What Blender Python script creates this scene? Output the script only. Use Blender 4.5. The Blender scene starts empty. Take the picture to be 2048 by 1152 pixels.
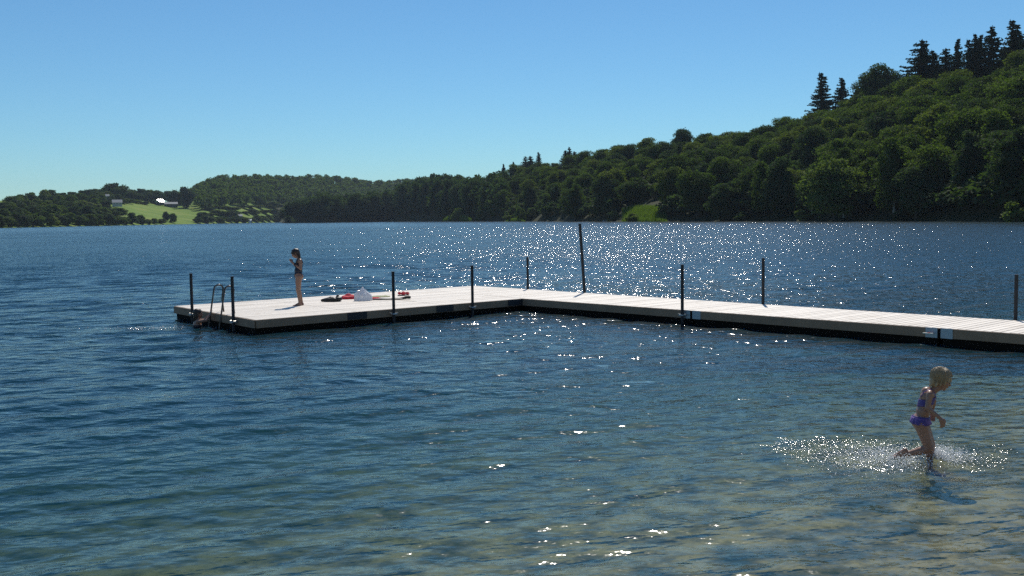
import bpy, bmesh, math, random
import numpy as np
from mathutils import Vector, Matrix

C = bpy.context.scene.collection
rad = math.radians
PI = math.pi

# ------------------------------------------------------------------ camera
F = 1990.0                       # focal length in pixels of the 2048 px wide photograph
CAMZ = 2.355
PITCH, ROLL = rad(4.03), rad(0.716)
cd = bpy.data.cameras.new('camera')
cam = bpy.data.objects.new('camera', cd); C.objects.link(cam)
cd.sensor_width = 36.0; cd.lens = 36.0 * F / 2048.0
cd.clip_start = 0.1; cd.clip_end = 9000
CR = (Matrix.Rotation(PI / 2 - PITCH, 3, 'X') @ Matrix.Rotation(-ROLL, 3, 'Z'))
cam.matrix_world = Matrix.Translation((0, 0, CAMZ)) @ CR.to_4x4()
bpy.context.scene.camera = cam

def ray(px, py):
    return CR @ Vector(((px - 1024) / F, -(py - 576) / F, -1))
def at(px, py, z=0.0):           # where the sight line through a photo pixel meets height z
    d = ray(px, py); t = (z - CAMZ) / d.z
    return Vector((d.x * t, d.y * t, z))
def zat(px, py, Y):              # height of the sight line at depth Y
    d = ray(px, py); return CAMZ + d.z / d.y * Y
def hor(px): return 448.5 - 0.0125 * px
def dirx(px):
    d = ray(px, hor(px)); return d.x / d.y
def on(px, r):                   # ground point on a bearing at range r
    u = dirx(px); n = math.hypot(u, 1); return (u / n * r, r / n)
def px_of(X, Y): return 1024 + F * X / Y

# ------------------------------------------------------------------ sky, sun, exposure
SUN_EL, SUN_AZ = rad(49), rad(9.5)
w = bpy.data.worlds.new('World'); bpy.context.scene.world = w; w.use_nodes = True
nt = w.node_tree; nt.nodes.clear()
sky = nt.nodes.new('ShaderNodeTexSky'); sky.sky_type = 'NISHITA'; sky.sun_disc = False
sky.sun_elevation = SUN_EL; sky.sun_rotation = SUN_AZ
sky.altitude = 0; sky.air_density = 1.0; sky.dust_density = 0.0; sky.ozone_density = 4.0
tint = nt.nodes.new('ShaderNodeMix'); tint.data_type = 'RGBA'; tint.blend_type = 'MULTIPLY'
tint.inputs['Factor'].default_value = 1; tint.inputs['B'].default_value = (0.635, 0.955, 1.10, 1)
bg = nt.nodes.new('ShaderNodeBackground'); bg.inputs['Strength'].default_value = 0.084
out = nt.nodes.new('ShaderNodeOutputWorld')
nt.links.new(sky.outputs[0], tint.inputs['A']); nt.links.new(tint.outputs['Result'], bg.inputs[0]); nt.links.new(bg.outputs[0], out.inputs[0])

sd = bpy.data.lights.new('sun', 'SUN'); sd.energy = 4.5; sd.angle = rad(0.53); sd.color = (1, 0.94, 0.85)
sun = bpy.data.objects.new('sun', sd); C.objects.link(sun)
SDIR = Vector((math.sin(SUN_AZ) * math.cos(SUN_EL), math.cos(SUN_AZ) * math.cos(SUN_EL), math.sin(SUN_EL)))
sun.rotation_euler = SDIR.to_track_quat('Z', 'Y').to_euler()

sc = bpy.context.scene
sc.view_settings.view_transform = 'Standard'; sc.view_settings.look = 'None'
sc.view_settings.exposure = 0.0; sc.view_settings.gamma = 1
sc.cycles.use_denoising = False
sc.cycles.max_bounces = 8; sc.cycles.transparent_max_bounces = 16
sc.cycles.volume_bounces = 0
sc.cycles.sample_clamp_indirect = 3.0

# ------------------------------------------------------------------ small helpers
def mat(name): 
    m = bpy.data.materials.new(name); m.use_nodes = True; m.node_tree.nodes.clear(); return m
class NT:
    def __init__(s, m): s.t = m.node_tree
    def n(s, typ, **k):
        o = s.t.nodes.new(typ)
        for a, b in k.items(): setattr(o, a, b)
        return o
    def l(s, a, b): s.t.links.new(a, b)
    def val(s, v):
        o = s.n('ShaderNodeValue'); o.outputs[0].default_value = v; return o.outputs[0]
    def m(s, op, a, b=None, c=None, clamp=False):
        o = s.n('ShaderNodeMath', operation=op); o.use_clamp = clamp
        for i, x in enumerate((a, b, c)):
            if x is None: continue
            if isinstance(x, (int, float)): o.inputs[i].default_value = x
            else: s.l(x, o.inputs[i])
        return o.outputs[0]
    def vm(s, op, a, b=None):
        o = s.n('ShaderNodeVectorMath', operation=op)
        for i, x in enumerate((a, b)):
            if x is None: continue
            if isinstance(x, (tuple, list)): o.inputs[i].default_value = x
            else: s.l(x, o.inputs[i])
        return o
    def mix(s, f, a, b):
        o = s.n('ShaderNodeMix'); o.data_type = 'RGBA'
        for k, x in (('Factor', f), ('A', a), ('B', b)):
            if isinstance(x, (int, float)): o.inputs[k].default_value = x
            elif isinstance(x, tuple): o.inputs[k].default_value = (*x, 1) if len(x) == 3 else x
            else: s.l(x, o.inputs[k])
        return o.outputs['Result']
    def noise(s, vec, scale, detail=3, rough=0.5, out='Fac'):
        o = s.n('ShaderNodeTexNoise'); o.inputs['Scale'].default_value = scale
        o.inputs['Detail'].default_value = detail; o.inputs['Roughness'].default_value = rough
        if vec is not None: s.l(vec, o.inputs['Vector'])
        return o.outputs[out]
    def ramp(s, x, stops):
        o = s.n('ShaderNodeValToRGB'); e = o.color_ramp.elements
        while len(e) < len(stops): e.new(0.5)
        for k, (p, c) in enumerate(stops):
            e[k].position = p; e[k].color = (*c, 1) if len(c) == 3 else c
        s.l(x, o.inputs[0]); return o.outputs[0]

def simple(name, col, rough=0.6, var=0.25, scale=6.0, metal=0.0, bump=0.0, spec=0.4, coord='Object'):
    m = mat(name); t = NT(m)
    b = t.n('ShaderNodeBsdfPrincipled'); o = t.n('ShaderNodeOutputMaterial')
    tc = t.n('ShaderNodeTexCoord').outputs[coord]
    nz = t.noise(tc, scale, 5, 0.6)
    c0 = tuple(x * (1 - var) for x in col); c1 = tuple(min(1, x * (1 + var)) for x in col)
    t.l(t.mix(nz, c0, c1), b.inputs['Base Color'])
    b.inputs['Roughness'].default_value = rough; b.inputs['Metallic'].default_value = metal
    b.inputs['Specular IOR Level'].default_value = spec
    if bump:
        bm_ = t.n('ShaderNodeBump'); bm_.inputs['Distance'].default_value = bump
        t.l(t.noise(tc, scale * 3, 4, 0.6), bm_.inputs['Height']); t.l(bm_.outputs[0], b.inputs['Normal'])
    t.l(b.outputs[0], o.inputs[0]); return m

def tag(o, label=None, cat=None, group=None, kind=None):
    if label: o['label'] = label
    if cat: o['category'] = cat
    if group: o['group'] = group
    if kind: o['kind'] = kind
    return o
def empty(name, loc=(0, 0, 0), rz=0.0):
    o = bpy.data.objects.new(name, None); C.objects.link(o); o.location = loc; o.rotation_euler = (0, 0, rz)
    o.empty_display_size = 0.3; return o
def link_mesh(name, me, material=None, parent=None, smooth=False):
    if material is not None: me.materials.append(material)
    if smooth: me.polygons.foreach_set('use_smooth', [True] * len(me.polygons))
    o = bpy.data.objects.new(name, me); C.objects.link(o)
    if parent is not None: o.parent = parent
    return o
def np_mesh(name, V, Q):
    """V (n,3), Q (m,k) -> mesh"""
    me = bpy.data.meshes.new(name); V = np.asarray(V, np.float32); Q = np.asarray(Q, np.int32); k = Q.shape[1]
    me.vertices.add(len(V)); me.vertices.foreach_set('co', V.ravel())
    me.loops.add(Q.size); me.loops.foreach_set('vertex_index', Q.ravel())
    me.polygons.add(len(Q)); me.polygons.foreach_set('loop_start', np.arange(0, Q.size, k, dtype=np.int32))
    me.update(calc_edges=True); return me
def bm_obj(name, bm, material, parent=None, smooth=False):
    bmesh.ops.recalc_face_normals(bm, faces=bm.faces)
    me = bpy.data.meshes.new(name); bm.to_mesh(me); bm.free()
    return link_mesh(name, me, material, parent, smooth)
def box(bm, cx, cy, cz, sx, sy, sz, M=None):
    r = bmesh.ops.create_cube(bm, size=1, matrix=Matrix.Translation((cx, cy, cz)) @ Matrix.Diagonal((sx, sy, sz, 1)))
    if M is not None: bmesh.ops.transform(bm, matrix=M, verts=r['verts'])
    return r['verts']
def prism(bm, quad, z0, z1):
    """vertical prism on a plan polygon"""
    b = [bm.verts.new((p[0], p[1], z0)) for p in quad]; t = [bm.verts.new((p[0], p[1], z1)) for p in quad]
    n = len(quad); bm.faces.new(b[::-1]); bm.faces.new(t)
    for i in range(n): bm.faces.new((b[i], b[(i + 1) % n], t[(i + 1) % n], t[i]))
def tube(bm, pts, radii, seg=10, cap=True):
    pts = [Vector(p) for p in pts]
    if isinstance(radii, (int, float)): radii = [radii] * len(pts)
    rings = []; ref = Vector((0.31, 0.2, 0.93)).normalized(); prevx = None
    for i, p in enumerate(pts):
        a = pts[max(0, i - 1)]; b = pts[min(len(pts) - 1, i + 1)]; d = (b - a).normalized()
        x = d.cross(ref) if prevx is None else (prevx - d * prevx.dot(d))
        if x.length < 1e-4: x = d.cross(Vector((1, 0, 0)))
        x.normalize(); y = d.cross(x); prevx = x
        rings.append([bm.verts.new(p + (x * math.cos(2 * PI * k / seg) + y * math.sin(2 * PI * k / seg)) * radii[i]) for k in range(seg)])
    for i in range(len(rings) - 1):
        for k in range(seg):
            bm.faces.new((rings[i][k], rings[i][(k + 1) % seg], rings[i + 1][(k + 1) % seg], rings[i + 1][k]))
    if cap: bm.faces.new(rings[0][::-1]); bm.faces.new(rings[-1])

def arr(*p): return np.array(p, float)
# ------------------------------------------------------------------ terrain heights
def interp(x, xs, ys): return np.interp(x, xs, ys)
SH_R = (arr(480, 556, 570, 640, 780, 900, 1000, 1150, 1300, 1600, 2048, 2600, 3600, 6000),
        arr(1500, 1300, 1030, 1020, 1060, 875, 707, 540, 430, 350, 255, 190, 120, 60))
RIDGE_R_TOP = (arr(556, 575, 640, 700, 760, 800, 830, 880, 925, 985, 1030, 1100, 1170, 1250, 1340, 1440, 1530, 1620, 1740, 1800, 1900, 2048, 2300, 3600),
               arr(432, 405, 382, 386, 380, 368, 354, 346, 352, 350, 325, 312, 300, 284, 266, 260, 236, 216, 172, 150, 136, 106, 80, 60))
DEP_R = (arr(556, 800, 900, 1100, 1300, 2048, 3600), arr(40, 60, 110, 190, 200, 170, 150))
TREE_R = (arr(556, 640, 800, 1000, 3600), arr(12, 22, 22, 19, 18))
SH_L = (arr(-2500, -600, 0, 250, 480, 560, 700, 950), arr(330, 520, 720, 950, 1300, 1450, 1650, 1900))
RIDGE_L_TOP = (arr(-2500, -300, 0, 60, 100, 150, 232, 300, 350, 388, 410, 440, 500, 560, 640, 700, 750, 800, 870, 1000),
               arr(420, 405, 402, 402, 392, 386, 382, 388, 392, 384, 366, 356, 352, 353, 351, 357, 364, 362, 353, 380))
DEP_L = (arr(-2500, 0, 250, 388, 420, 1000), arr(320, 420, 430, 400, 400, 300))
TREE_L = (arr(0, 50, 100, 380, 400, 1000), arr(0, 0, 9, 9, 15, 15))
def zpix(px, py, Y):             # vectorised zat
    dx = (px - 1024) / F; dy = -(py - 576) / F
    R = np.array(CR)
    vy = R[1, 0] * dx + R[1, 1] * dy - R[1, 2]; vz = R[2, 0] * dx + R[2, 1] * dy - R[2, 2]
    return CAMZ + vz / vy * Y
def sm(t): t = np.clip(t, 0, 1); return t * t * (3 - 2 * t)
def terrain(X, Y):
    X = np.asarray(X, float); Y = np.asarray(Y, float)
    th = np.arctan2(X, Y); r = np.hypot(X, Y)
    thc = np.clip(th, -1.25, 1.25); px = 1024 + F * np.tan(thc)
    Yc = r * np.cos(np.clip(th, -0.9, 0.9))
    def side(SH, TOP, DEP, TR, xmin, xmax, pw):
        d0 = interp(px, *SH); dep = interp(px, *DEP); dr = d0 + dep
        top = zpix(np.clip(px, -1500, 3600), interp(px, *TOP), dr * np.cos(thc)) - interp(px, *TR)
        top = np.clip(top, 2.0, 90)
        s = (r - d0) / dep
        up = top * np.clip(s, 0, 1) ** pw + np.clip(s * 12, 0, 1) * 0.5
        back = 1 - sm((s - 1.15) / 3.0)
        dn = np.clip((r - d0) * 0.06, -8, 0)
        h = np.where(s > 0, up * back + (1 - back) * 4.0, dn)
        m = sm((px - xmin) / 25) * sm((xmax - px) / 25)
        return np.where(m > 0, h * m - 8 * (1 - m), -8)
    hr = side(SH_R, RIDGE_R_TOP, DEP_R, TREE_R, 548, 1e9, 0.9)
    # two low reedy spits stand out from the shore
    b_ = 40 * (np.exp(-((px - 914) / 30) ** 4) + 0.8 * np.exp(-((px - 1032) / 22) ** 4)); d0r = interp(px, *SH_R)
    hr = np.maximum(hr, np.where((b_ > 2) & (r > d0r - b_) & (r < d0r + 6), 0.22, -8))
    # behind the headland the lake goes on
    back = (px < 800) & (r > interp(px, *SH_R) + 130)
    hr = np.where(back, -8, hr)
    hl = side(SH_L, RIDGE_L_TOP, DEP_L, TREE_L, -1e9, 960, 1.0)
    s_ = 0.85 * (Y - 6) - 0.9 * (X - 3)
    near = -(0.085 + 0.066 * s_) 
    near = near + np.clip(3 - Y, 0, 60) * 0.16
    near = np.maximum(near, -8)
    near = np.where((np.abs(th) > 1.9), np.maximum(near, np.minimum(0.4 + r * 0.02, 6)), near)
    near = np.minimum(near, 6)
    h = np.maximum(np.maximum(hr, hl), near)
    return h
def tz(x, y): return float(terrain(x, y))

def polar(ths, rs):
    T, R = np.meshgrid(ths, rs); return R * np.sin(T), R * np.cos(T)
def grid_faces(nr, nc):
    i = np.arange(nr - 1)[:, None] * nc + np.arange(nc - 1)[None, :]
    return np.stack([i, i + 1, i + nc + 1, i + nc], -1).reshape(-1, 4)

fr = np.arange(-31, 31.001, 0.2)
ths = np.radians(np.concatenate([np.arange(-180, -34, 4), np.arange(-33, -31, 1), fr, np.arange(32, 36, 1), np.arange(38, 181, 4)]))
ths[-1] = PI; ths[0] = -PI
rs = [0.3]
while rs[-1] < 7500: rs.append(rs[-1] * 1.035 if rs[-1] < 200 else rs[-1] + min(14 if rs[-1] < 2400 else 300, rs[-1] * 0.035))
rs = np.array(rs)
X, Y = polar(ths, rs); Z = terrain(X, Y)
rg = np.random.default_rng(3)
Z = Z + np.where(np.hypot(X, Y) > 200, 0, 0)
me = np_mesh('ground', np.stack([X, Y, Z], -1).reshape(-1, 3), grid_faces(len(rs), len(ths)))
m = mat('ground_material'); t = NT(m)
b = t.n('ShaderNodeBsdfPrincipled'); o = t.n('ShaderNodeOutputMaterial'); geo = t.n('ShaderNodeNewGeometry')
P = geo.outputs['Position']; sep = t.n('ShaderNodeSeparateXYZ'); t.l(P, sep.inputs[0])
dist = t.vm('LENGTH', P).outputs['Value']
sand = t.ramp(t.noise(P, 2.6, 5, 0.62), [(0.32, (0.035, 0.05, 0.03)), (0.44, (0.19, 0.165, 0.095)), (0.56, (0.43, 0.36, 0.19)), (0.75, (0.52, 0.43, 0.25))])
fine = t.noise(P, 16, 4, 0.7)
sand = t.mix(t.m('MULTIPLY', t.m('GREATER_THAN', fine, 0.6), 0.5), sand, (0.10, 0.10, 0.07))
weed = t.ramp(t.noise(P, 0.9, 4, 0.6), [(0.35, (0.02, 0.035, 0.015)), (0.6, (0.06, 0.065, 0.035))])
deepf = t.m('MULTIPLY_ADD', sep.outputs['Z'], -1.0, -0.32, clamp=True)
bed = t.mix(deepf, sand, weed)
grass = t.ramp(t.noise(P, 0.035, 6, 0.6), [(0.3, (0.085, 0.15, 0.022)), (0.5, (0.13, 0.20, 0.03)), (0.68, (0.19, 0.22, 0.05))])
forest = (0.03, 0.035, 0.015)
island = t.m('GREATER_THAN', sep.outputs['Z'], 0.25)
far = t.m('GREATER_THAN', dist, 90.0)
# woodland floor to the right of the view, meadow to the left
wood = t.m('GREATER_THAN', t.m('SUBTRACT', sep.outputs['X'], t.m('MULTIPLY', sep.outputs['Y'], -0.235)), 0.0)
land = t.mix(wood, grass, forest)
t.l(t.mix(far, bed, land), b.inputs['Base Color'])
b.inputs['Roughness'].default_value = 0.9; b.inputs['Specular IOR Level'].default_value = 0.1
t.l(b.outputs[0], o.inputs[0])
ground = link_mesh('ground', me, m, smooth=True); tag(ground, 'sandy lake bed rising to the green far banks', 'ground', kind='structure')

# ------------------------------------------------------------------ water
CHILD = at(1862, 917, 0.0)        # where the wading child stands
SWIM = at(428, 625.6, 0.305) - Vector((0.30, 0.24, 0.305))   # just outside the platform edge
def make_water():
    ths = np.radians(np.concatenate([np.arange(-100, -34, 3), np.arange(-33.5, -29.6, 0.5), np.arange(-29.5, 29.51, 0.055), np.arange(30, 34.1, 0.5), np.arange(37, 101, 3)]))
    rs = [2.2]
    while rs[-1] < 90: rs.append(rs[-1] + max(0.02, rs[-1] * 0.0045))
    while rs[-1] < 2600: rs.append(rs[-1] * 1.06)
    rs = np.array(rs)
    X, Y = polar(ths, rs); Rr = np.hypot(X, Y); dr = np.maximum(0.02, Rr * 0.0045)
    Z = np.zeros_like(X); g = np.random.default_rng(11)
    def comp(lam, ang, slope, ph):
        k = 2 * PI / lam; kx, ky = k * math.cos(ang), k * math.sin(ang)
        a = slope / k
        fade = np.clip((lam / dr - 3.5) / 3.0, 0, 1)
        fx = kx * X + ky * Y + ph
        fx = fx + 0.9 * np.sin(0.23 * k * (X * math.sin(ang + 0.5) - Y * math.cos(ang + 0.5)) + ph * 3)
        s = np.sin(fx)
        grp = 0.55 + 0.45 * np.sin(0.11 * kx * X + 0.17 * ky * Y + 0.13 * k * (X * math.sin(ang) - Y * math.cos(ang)) + ph * 7)
        return a * grp * fade * (s + 0.25 * np.cos(2 * fx))
    calm = 0.62 + 0.38 * np.clip((Rr - 14) / 22, 0, 1)          # a little calmer inside the jetty
    calm = calm * (0.72 + 0.28 * np.clip((-X + 2) / 6, 0, 1))
    N = 44
    for i in range(N):
        lam = 0.16 * (1.9 / 0.16) ** (g.random())
        ang = rad(121) + g.normal() * (0.20 if lam > 0.6 else 0.5)
        Z += comp(lam, ang, 0.047 if lam > 0.5 else 0.040, g.random() * 100)
    Z *= calm
    # rings and chop round the child and the swimmer
    for (cx, cy, am, R0, lam) in ((CHILD.x, CHILD.y, 0.013, 1.1, 0.17), (CHILD.x - 0.9, CHILD.y + 0.1, 0.009, 0.9, 0.14), (SWIM.x - 0.3, SWIM.y - 0.2, 0.02, 0.9, 0.28)):
        d = np.hypot(X - cx, Y - cy)
        Z += am * np.exp(-d / R0) * np.sin(2 * PI * d / lam) * np.clip((lam / dr - 3) / 3, 0, 1)
    me = np_mesh('water', np.stack([X, Y, Z], -1).reshape(-1, 3), grid_faces(len(rs), len(ths)))
    m = mat('lake_water'); t = NT(m)
    geo = t.n('ShaderNodeNewGeometry'); P = geo.outputs['Position']; N0 = geo.outputs['Normal']
    rot = t.n('ShaderNodeMapping'); rot.inputs['Rotation'].default_value = (0, 0, -rad(8)); t.l(P, rot.inputs[0])
    Q = rot.outputs[0]                                             # x runs along the crests
    st = t.vm('MULTIPLY', Q, (0.72, 1.0, 0.0)).outputs[0]
    def heights(off, eps):
        q = t.vm('ADD', st, off).outputs[0]
        a = t.noise(q, 3.3, 2.4, 0.52)
        c = t.noise(q, 0.75, 2.0, 0.5)
        f = t.noise(q, 20.0, 1.5, 0.6)
        p4 = t.noise(q, 36.0, 1.0, 0.5)
        return a, c, f, p4
    e = 0.006
    h0 = heights((0, 0, 0), e); hx = heights((e * 0.72, 0, 0), e); hy = heights((0, e, 0), e)
    sep = t.n('ShaderNodeSeparateXYZ'); t.l(P, sep.inputs[0])
    rr = t.vm('LENGTH', P).outputs['Value']
    # amplitude: gentle near the beach, brisk on the open lake, gusts in patches
    openf = t.n('ShaderNodeMapRange'); openf.interpolation_type = 'SMOOTHSTEP'
    openf.inputs['From Min'].default_value = 9; openf.inputs['From Max'].default_value = 34
    openf.inputs['To Min'].default_value = 0.49; openf.inputs['To Max'].default_value = 1.0
    t.l(rr, openf.inputs['Value'])
    gust = t.m('MULTIPLY_ADD', t.noise(P, 0.05, 4, 0.6), 1.1, 0.45)
    lee = t.n('ShaderNodeMapRange'); lee.interpolation_type = 'SMOOTHSTEP'; lee.inputs['From Min'].default_value = 230; lee.inputs['From Max'].default_value = 420
    lee.inputs['To Min'].default_value = 1.0; lee.inputs['To Max'].default_value = 0.62; t.l(rr, lee.inputs['Value'])      # calmer in the lee of the far shore
    amp = t.m('MULTIPLY', t.m('MULTIPLY', lee.outputs[0], t.m('MULTIPLY', openf.outputs[0], gust)), t.m('MULTIPLY_ADD', t.noise(P, 0.7, 3, 0.6), 1.5, 0.25))
    def patch(cx, cy, rx, ry, angle, gain):
        d = t.vm('SUBTRACT', P, (cx, cy, 0)).outputs[0]
        mp = t.n('ShaderNodeMapping'); mp.inputs['Rotation'].default_value = (0, 0, -angle); mp.inputs['Scale'].default_value = (1 / rx, 1 / ry, 0)
        t.l(d, mp.inputs[0])
        mpo = t.vm('LENGTH', mp.outputs[0]).outputs['Value']
        wob = t.m('MULTIPLY_ADD', t.noise(P, 1.7, 4, 0.65), 2.4, -1.15)
        f = t.m('SUBTRACT', 1.0, t.m('ADD', mpo, wob), clamp=True)
        return t.m('MULTIPLY', t.m('MULTIPLY', f, gain), 1.0)
    cA = at(1745, 905, 0); cC = at(1925, 918, 0)
    pA = patch(cA.x, cA.y, 1.25, 0.78, 0.0, 2.6); pC = patch(cC.x, cC.y, 0.62, 0.42, 0.0, 2.0)
    pB = patch(SWIM.x - 1.3, SWIM.y - 0.15, 1.9, 0.35, 0.0, 1.2)
    pf = t.m('MINIMUM', t.m('MAXIMUM', t.m('MAXIMUM', pA, pB), pC), 1.0)
    def slope(k):
        big = t.m('MULTIPLY', t.m('SUBTRACT', (hx, hy)[k][0], h0[0]), A_MID / e)
        lng = t.m('MULTIPLY', t.m('SUBTRACT', (hx, hy)[k][1], h0[1]), A_LONG / e)
        fin = t.m('MULTIPLY', t.m('SUBTRACT', (hx, hy)[k][2], h0[2]), A_FINE / e)
        s1 = t.m('MULTIPLY', t.m('ADD', t.m('ADD', big, lng), fin), amp)
        s2 = t.m('MULTIPLY', t.m('MULTIPLY', t.m('SUBTRACT', (hx, hy)[k][3], h0[3]), 0.030 / e), pf)
        return t.m('ADD', s1, s2)
    A_MID, A_LONG, A_FINE = 0.128, 0.12, 0.0105
    sx, sy0 = slope(0), slope(1)
    # wind waves roll towards the beach: on the open lake their steep faces look that way
    lean = t.n('ShaderNodeMapRange'); lean.inputs['From Min'].default_value = 14; lean.inputs['From Max'].default_value = 60; t.l(rr, lean.inputs['Value'])
    absd = t.m('ABSOLUTE', sy0)
    sy = t.m('ADD', t.m('MULTIPLY', sy0, t.m('SUBTRACT', 1.0, lean.outputs[0])), t.m('MULTIPLY', absd, lean.outputs[0]))
    comb = t.n('ShaderNodeCombineXYZ'); t.l(t.m('MULTIPLY', sx, -1), comb.inputs[0]); t.l(t.m('MULTIPLY', sy, -1), comb.inputs[1])
    back = t.n('ShaderNodeMapping'); back.inputs['Rotation'].default_value = (0, 0, rad(8)); t.l(comb.outputs[0], back.inputs[0])
    Nn = t.vm('NORMALIZE', t.vm('ADD', N0, back.outputs[0]).outputs[0]).outputs[0]
    fres = t.n('ShaderNodeFresnel'); fres.inputs['IOR'].default_value = 1.333; t.l(Nn, fres.inputs['Normal'])
    gl = t.n('ShaderNodeBsdfGlossy'); gl.inputs['Roughness'].default_value = 0.12; t.l(Nn, gl.inputs['Normal'])
    tr = t.n('ShaderNodeBsdfTransparent')
    df = t.n('ShaderNodeBsdfDiffuse'); df.inputs['Color'].default_value = (0.006, 0.088, 0.130, 1)
    body = t.n('ShaderNodeMixShader'); body.inputs[0].default_value = 0.25
    t.l(tr.outputs[0], body.inputs[1]); t.l(df.outputs[0], body.inputs[2])
    mx = t.n('ShaderNodeMixShader'); t.l(fres.outputs[0], mx.inputs[0]); t.l(body.outputs[0], mx.inputs[1]); t.l(gl.outputs[0], mx.inputs[2])
    va = t.n('ShaderNodeVolumeAbsorption'); va.inputs['Color'].default_value = (0.38, 0.60, 0.46, 1); va.inputs['Density'].default_value = 0.64
    o = t.n('ShaderNodeOutputMaterial'); t.l(mx.outputs[0], o.inputs[0]); t.l(va.outputs[0], o.inputs[1])
    ob = link_mesh('water', me, m, smooth=True); tag(ob, 'rippled blue lake water glittering in the sun', 'water', kind='structure')
make_water()

# ------------------------------------------------------------------ materials
def leaf_material(name, dark, light, trans=0.45, hue=0.0):
    m = mat(name); t = NT(m)
    oi = t.n('ShaderNodeObjectInfo').outputs['Random']; tc = t.n('ShaderNodeNewGeometry').outputs['Position']
    ri = t.n('ShaderNodeNewGeometry').outputs['Random Per Island']
    f = t.m('MULTIPLY_ADD', oi, 0.55, t.m('MULTIPLY', ri, 0.45), clamp=True)
    f = t.m('MULTIPLY_ADD', t.noise(tc, 0.22, 2, 0.5), 0.5, t.m('MULTIPLY_ADD', f, 0.9, -0.2), clamp=True)
    col = t.mix(f, dark, light)
    d = t.n('ShaderNodeBsdfDiffuse'); tl = t.n('ShaderNodeBsdfTranslucent'); g = t.n('ShaderNodeBsdfGlossy')
    g.inputs['Roughness'].default_value = 0.6
    t.l(col, d.inputs[0]); 
    tcol = t.vm('MULTIPLY', col, (1.25, 1.35, 0.5)).outputs[0]; t.l(tcol, tl.inputs[0])
    mx = t.n('ShaderNodeMixShader'); mx.inputs[0].default_value = trans; t.l(d.outputs[0], mx.inputs[1]); t.l(tl.outputs[0], mx.inputs[2])
    m2 = t.n('ShaderNodeMixShader'); m2.inputs[0].default_value = 0.012; t.l(mx.outputs[0], m2.inputs[1]); t.l(g.outputs[0], m2.inputs[2])
    o = t.n('ShaderNodeOutputMaterial'); t.l(m2.outputs[0], o.inputs[0]); return m
LEAF = leaf_material('broad_leaves', (0.018, 0.040, 0.010), (0.095, 0.140, 0.028), .5)
LEAF_PALE = leaf_material('pale_leaves', (0.06, 0.095, 0.03), (0.12, 0.16, 0.045))
LEAF_FRESH = leaf_material('fresh_leaves', (0.045, 0.070, 0.016), (0.125, 0.160, 0.034), .5)
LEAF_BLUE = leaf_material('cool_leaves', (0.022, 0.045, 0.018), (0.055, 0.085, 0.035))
NEEDLE = leaf_material('needles', (0.010, 0.024, 0.012), (0.022, 0.042, 0.018), 0.2)
REED = leaf_material('reed_blades', (0.07, 0.12, 0.018), (0.12, 0.18, 0.03), 0.45)
BARK = simple('bark', (0.07, 0.055, 0.04), 0.9, 0.4, 3)
BARK_PALE = simple('pale_bark', (0.35, 0.33, 0.28), 0.8, 0.4, 3)

# ------------------------------------------------------------------ trees
def leaf_quads(P, N, size, g, aspect=1.5):
    n = len(P); r = g.normal(size=(n, 3)); u = np.cross(N, r); u /= np.linalg.norm(u, axis=1)[:, None] + 1e-9
    v = np.cross(N, u); v /= np.linalg.norm(v, axis=1)[:, None] + 1e-9
    s = size * (0.55 + 0.9 * g.random(n))[:, None]
    a = u * s * aspect * 0.5; b = v * s * 0.5
    V = np.stack([P - a, P - b * 0.9 + a * 0.1, P + a, P + b * 0.9 - a * 0.1], 1)
    return V.reshape(-1, 3), np.arange(4 * n).reshape(-1, 4)
def crown_points(g, W, H, z0, style, nl, n, flat=0.75):
    """lobes through an egg-shaped crown volume, leaves on the lobes' outer shells"""
    cs, rs_ = [], []
    for i in range(nl):
        a = g.random() * 2 * PI; zz = (i + g.random()) / nl
        if style == 'round': prof = math.sin(PI * (0.12 + 0.80 * zz)) ** 0.7
        elif style == 'tall': prof = math.sin(PI * (0.10 + 0.84 * zz ** 0.85)) ** 0.6 * 0.9
        else: prof = math.sin(PI * (0.25 + 0.70 * zz)) ** 0.8
        prof *= 0.78 + 0.34 * g.random()
        rr = W * 0.5 * prof * (0.30 + 0.64 * math.sqrt(g.random()))
        lr = W * (0.12 + 0.16 * g.random()) * (0.75 + 0.35 * prof)
        cs.append((math.cos(a) * rr, math.sin(a) * rr, z0 + H * (0.06 + 0.86 * zz))); rs_.append(lr)
    cs = np.array(cs); rs_ = np.array(rs_)
    pr = rs_ ** 2; pr /= pr.sum(); idx = g.choice(nl, n, p=pr)
    d = g.normal(size=(n, 3)); d /= np.linalg.norm(d, axis=1)[:, None]
    d[:, 2] = np.where(g.random(n) < 0.6, np.abs(d[:, 2]), d[:, 2])
    rho = (0.45 + 0.68 * g.random(n) ** 0.6)
    # ragged sprays stand off the shell
    rho = np.where(g.random(n) < 0.12, rho + 0.4 * g.random(n), rho)
    P = cs[idx] + d * (rs_[idx] * rho)[:, None] * np.array([1, 1, flat])
    N = d * 0.55 + g.normal(size=(n, 3)) * 0.55 + np.array([0, 0, 0.35]); N /= np.linalg.norm(N, axis=1)[:, None]
    if style == 'tall': P[:, 2] -= np.abs(g.normal(size=n)) * 0.35
    return P, N
def trunk_mesh(name, H, r, g, bough=4, spread=0.22):
    bm = bmesh.new()
    pts = [(g.normal() * 0.02 * z, g.normal() * 0.02 * z, z) for z in np.linspace(-0.6, H, 7)]
    tube(bm, pts, [r * (1.25 - 0.95 * i / 6) for i in range(7)], 7)
    for k in range(bough):
        z = H * (0.4 + 0.13 * k); a = g.random() * 2 * PI; L = H * spread
        tube(bm, [(0, 0, z), (math.cos(a) * L * .5, math.sin(a) * L * .5, z + L * .35), (math.cos(a) * L, math.sin(a) * L, z + L * .9)], [r * .45, r * .3, r * .08], 5)
    me = bpy.data.meshes.new(name); bm.to_mesh(me); bm.free(); return me
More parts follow.
